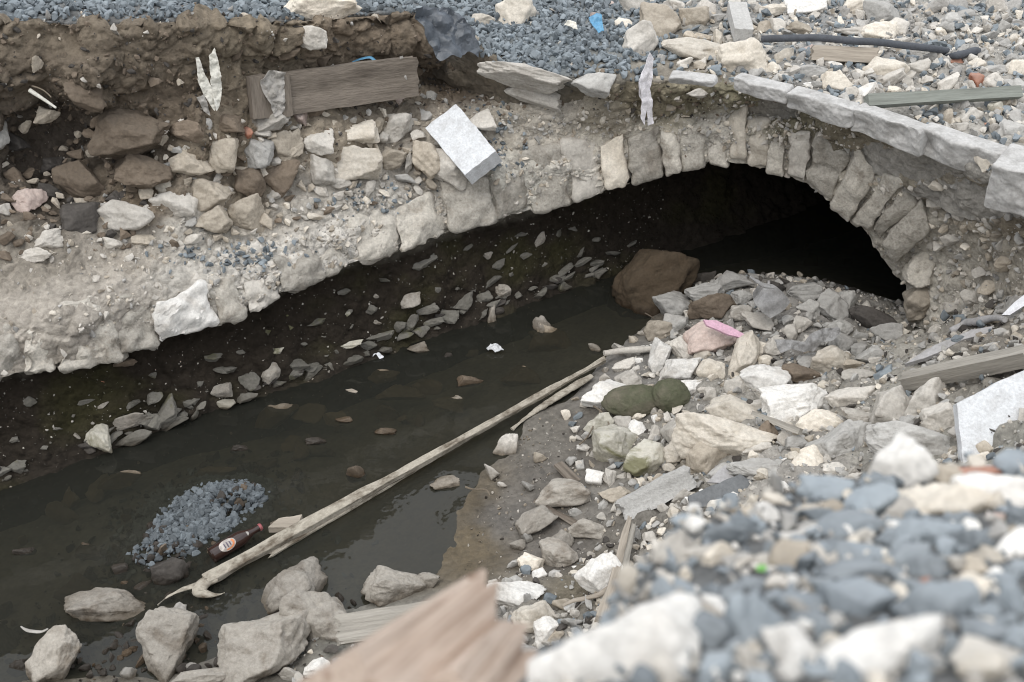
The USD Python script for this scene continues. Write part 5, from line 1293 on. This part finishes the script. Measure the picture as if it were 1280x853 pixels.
# right bank: planks, panel, slab
front_of = lambda u, v, gap: at_depth(u, v, min(-((h_[0] - EYE) @ BACK) for h_ in (cast(SURF[k], u, v) for k in ('bank', 'ground')) if h_ is not None) - gap)
a, b = front_of(1130, 477, 0.12), front_of(1290, 443, 0.14)
add_plank('plank', 'grey wooden plank jutting from the right bank above the white slab', 'plank', 'grey_wood', a, b, 0.05, 0.05, face=(-0.3, -0.15, 1), jag=(0.03, 0), wav=0.004, seed=61, nb=8, nc=8)
p2 = front_of(1185, 430, 0.10)
add_panel('panel_strip', 'broken lilac grey panel strip half buried above the wooden plank', 'panel', 'grey_panel', [(1131, 455), (1160, 436), (1186, 424), (1215, 412), (1240, 408), (1238, 416), (1205, 424), (1180, 438), (1155, 448)], p2, (-0.45, -0.3, 0.85), 0.02, ragged=0.006)
p2 = front_of(1262, 385, 0.12)
add_panel('white_board', 'bright white board edge sticking out at the right edge', 'board', 'white_plastic', [(1252, 394), (1268, 378), (1282, 367), (1284, 380), (1262, 394)], p2, (-0.5, -0.5, 0.7), 0.012)
pts = [front_of(u, v, 0.07) for u, v in [(1188, 414), (1204, 406), (1222, 402), (1240, 398), (1256, 400)]]
add_tube('buried_pipe', 'dusty lilac grey pipe half buried in the right bank', 'pipe', 'grey_panel', pts, (.012, .014, .014, .012, .01), wob=0.004)
slab_d = -((hit_at(1200, 540, 'ground') - EYE) @ BACK) - 0.24
ps = at_depth(1240, 530, slab_d)
add_panel('stone_slab', 'big pale speckled granite slab leaning at the right edge above the spoil heap', 'slab', 'pale_granite', [(1196, 505), (1240, 482), (1280, 463), (1350, 440), (1350, 600), (1208, 600), (1203, 570)], ps, (-0.2, -0.72, 0.66), 0.06, smooth=20, ragged=0.004)
# ------------------------------------------------------------------ on the street
zh = 1.13
hose = thing('hose', 'long black ribbed hose lying on the street rubble', 'hose')
obj('hose_length', tube([at_z(u, v, z) for u, v, z in [(953, 49, 1.15), (985, 48, 1.17), (1030, 48, 1.18), (1080, 52, 1.18), (1130, 57, 1.16), (1172, 62, 1.13), (1184, 64, 1.08)]], .0145, k=12, n=90), 'rubber', hose, smooth=True)
obj('hose_end', tube([at_z(u, v, z) for u, v, z in [(1180, 71, 1.08), (1196, 69, 1.12), (1210, 66, 1.12), (1226, 67, 1.07)]], (.01, .016, .016, .011), k=12, n=30, wob=.003), 'rubber', hose, smooth=True)
add_plank('timber_strip', 'long green grey timber strip lying behind the kerb', 'timber', 'green_grey_wood', at_z(1083, 127, 1.14), at_z(1274, 116, 1.14), 0.042, 0.04, face=(-.1, -0.75, 0.65), wav=0.003, seed=71)
add_plank('wood_block', 'tan wooden beam lying under the black hose', 'timber', 'old_wood', at_z(1012, 67, 1.12), at_z(1099, 71, 1.12), 0.06, 0.05, face=(0, -0.8, 0.5), wav=0.004, seed=72, jag=(.03, .03))
add_plank('concrete_stub', 'upright rough concrete stub among the street stones', 'concrete stub', 'concrete', at_z(920, 10, 1.15), at_z(929, 46, 1.13), 0.075, 0.06, face=(0, -0.5, 0.8), wav=0.006, jag=(.02, .02), seed=73)
add_panel('bag_scrap', 'small bright blue plastic bag scrap on the street gravel', 'plastic scrap', 'blue_plastic', [(736, 21), (745, 18), (752, 20), (755, 38), (748, 42), (740, 32)], at_z(746, 30, 1.16), (0, -0.5, 0.8), 0.004, crumple=0.012, freq=25, seed=74)
add_panel('paper_scrap', 'pale yellowish paper scrap on the street gravel', 'paper', 'dirty_white_cloth', [(705, 30), (712, 24), (720, 28), (722, 36), (713, 34)], at_z(713, 30, 1.16), (0, -0.5, 0.8), 0.003, crumple=0.012, freq=25, seed=75)
# ------------------------------------------------------------------ near timber at the photographer's feet
tmb = thing('splintered_timber', 'thick splintered timber end, blurred, at the bottom edge near the eye', 'timber')
a, b = at_depth(620, 752, .80), at_depth(446, 905, .62)
add_plank('timber', None, None, 'fresh_wood', a, b, 0.062, 0.05, face=(0.1, -0.7, 0.7), jag=(0.12, 0), wav=0.0025, split=0.004, taper=(0.9, 1.15), seed=81, nb=16, nc=8, na=90, parent=tmb)
a, b = at_depth(640, 800, .76), at_depth(560, 900, .64)
add_plank('splinter', None, None, 'fresh_wood', a, b, 0.045, 0.04, face=(0.1, -0.7, 0.7), jag=(0.07, 0), wav=0.002, split=0.003, taper=(0.7, 1.2), seed=82, nb=12, nc=8, parent=tmb)
a, b = at_depth(600, 718, .81), at_depth(560, 770, .76)
add_plank('splinter', None, None, 'fresh_wood', a, b, 0.02, 0.03, face=(0.1, -0.7, 0.7), jag=(0.01, 0), taper=(0.3, 1.4), wav=0.003, seed=83, parent=tmb)
add_panel('green_chip', 'small bright green plastic chip in the near spoil heap', 'plastic chip', 'green_plastic', [(944, 709), (952, 705), (961, 709), (958, 714), (948, 714)], hit_at(952, 710, 'heap', 0.012), (0, -0.5, 0.8), 0.003)

# ------------------------------------------------------------------ labels that single out each loose stone
MARKS = dict(
    ground=[('the pink plastic shard', 907, 411), ('the green sack', 818, 511), ('the big brown block', 815, 350), ('the concrete post', 815, 612), ('the dark slate', 900, 612), ('the wooden plank', 1200, 460), ('the white granite slab', 1245, 520), ('the splintered stick', 770, 705), ('the short white rod', 787, 438), ('the dusty grey cloth', 963, 375), ('the twisted grey sheet', 1010, 425), ('the thin grey stick', 970, 528), ('the near timber', 560, 760), ('the weathered board', 470, 780), ('the forked pole end', 235, 740), ('the brown bottle', 290, 680), ('the white ring', 390, 750), ('the bluish scrap', 618, 436), ('the gravel patch', 240, 640), ('the sunken stick', 696, 642), ('the panel strip', 1186, 430), ('the muddy split pole', 660, 520)],
    street=[('the black hose', 1070, 52), ('the green timber strip', 1175, 122), ('the concrete stub', 925, 30), ('the blue bag scrap', 746, 30), ('the black plastic sheet', 562, 42), ('the hanging white rag', 808, 110), ('the paving block', 577, 175), ('the tan beam', 1055, 68), ('the third kerb stone', 1025, 130), ('the hose end', 1205, 68), ('the timber board', 430, 105), ('the thick right kerb block', 1275, 225)],
    heap=[('the brick shard', 1227, 595), ('the near timber', 560, 780), ('the green chip', 952, 710), ('the granite slab', 1240, 540), ('the dark slate', 900, 620), ('the lower right corner', 1275, 845), ('the splintered stick', 770, 740), ('the bottom edge', 1000, 850), ('the right edge', 1278, 700)])
MARKS['water'] = MARKS['ground']
MARKS['bank'] = MARKS['street'] + MARKS['ground']
TONE_WORD = dict(C='cream', W='white', L='pale dusty', G='grey', T='tan', Q='dirty grey', Z='dark brown', V='pale', P='pinkish', B='brown', K='dark', S='blue-grey', A='blue-grey', N='blue-grey', M='mossy', R='brick red', D='grey')
KIND = {}


def describe(e):
    prim, u, v, w, h, tone, surface, name = e
    marks = MARKS['ground' if surface == 'ground' else surface]
    d = [math.hypot(u - a, (v - b) * 1.2) for _, a, b in marks]
    k = int(np.argmin(d))
    mk, a, b = marks[k]
    ang_ = math.degrees(math.atan2(b - v, u - a)) % 360
    way = ['right of', 'up right of', 'above', 'up left of', 'left of', 'down left of', 'below', 'down right of'][int((ang_ + 22.5) // 45) % 8]
    near_ = 'just ' if d[k] < 35 else 'well ' if d[k] > 95 else ''
    s = max(w, h)
    big = ('huge' if s > 120 else 'large' if s > 66 else 'big' if s > 40 else 'middling' if s > 24 else 'small' if s > 13 else 'tiny')
    shape = 'flat' if w > 2.0 * h else 'upright' if h > 1.4 * w else 'long' if w > 1.6 * h else 'squat' if w > 1.25 * h else 'chunky'
    what = dict(boulder='boulder', pebble='pebble', crushed_stone='crushed stone', block='stone block').get(name, 'stone')
    if tone == 'R':
        what = 'brick fragment'
    if d[k] < 14:
        way, near_ = 'touching', ''
    return f'{big} {shape} {TONE_WORD[tone]} {what} {near_}{way} {mk}', 'brick fragment' if tone == 'R' else 'boulder' if name == 'boulder' else 'pebble' if name == 'pebble' else 'stone'


NTH = ['leftmost', 'second from left', 'third from left', 'fourth from left', 'fifth from left', 'sixth from left', 'seventh from left', 'eighth from left', 'ninth from left']
found = {}
for e in PLACED:
    lab, cat = describe(e)
    found.setdefault(lab, []).append((e, cat))
GROUPS = dict(water='stones standing in the stream', ground='stones of the rubble slope and shore', street='stones strewn on the street and its edge', bank='stones lying on the cut bank', heap='stones of the near spoil heap')
for lab, es in found.items():
    es.sort(key=lambda x: x[0][1])
    for k, (e, cat) in enumerate(es):
        text = lab if len(es) == 1 else f'{lab}, {NTH[min(k, 8)]}'
        tag(e[0], text, cat, GROUPS[e[6]])
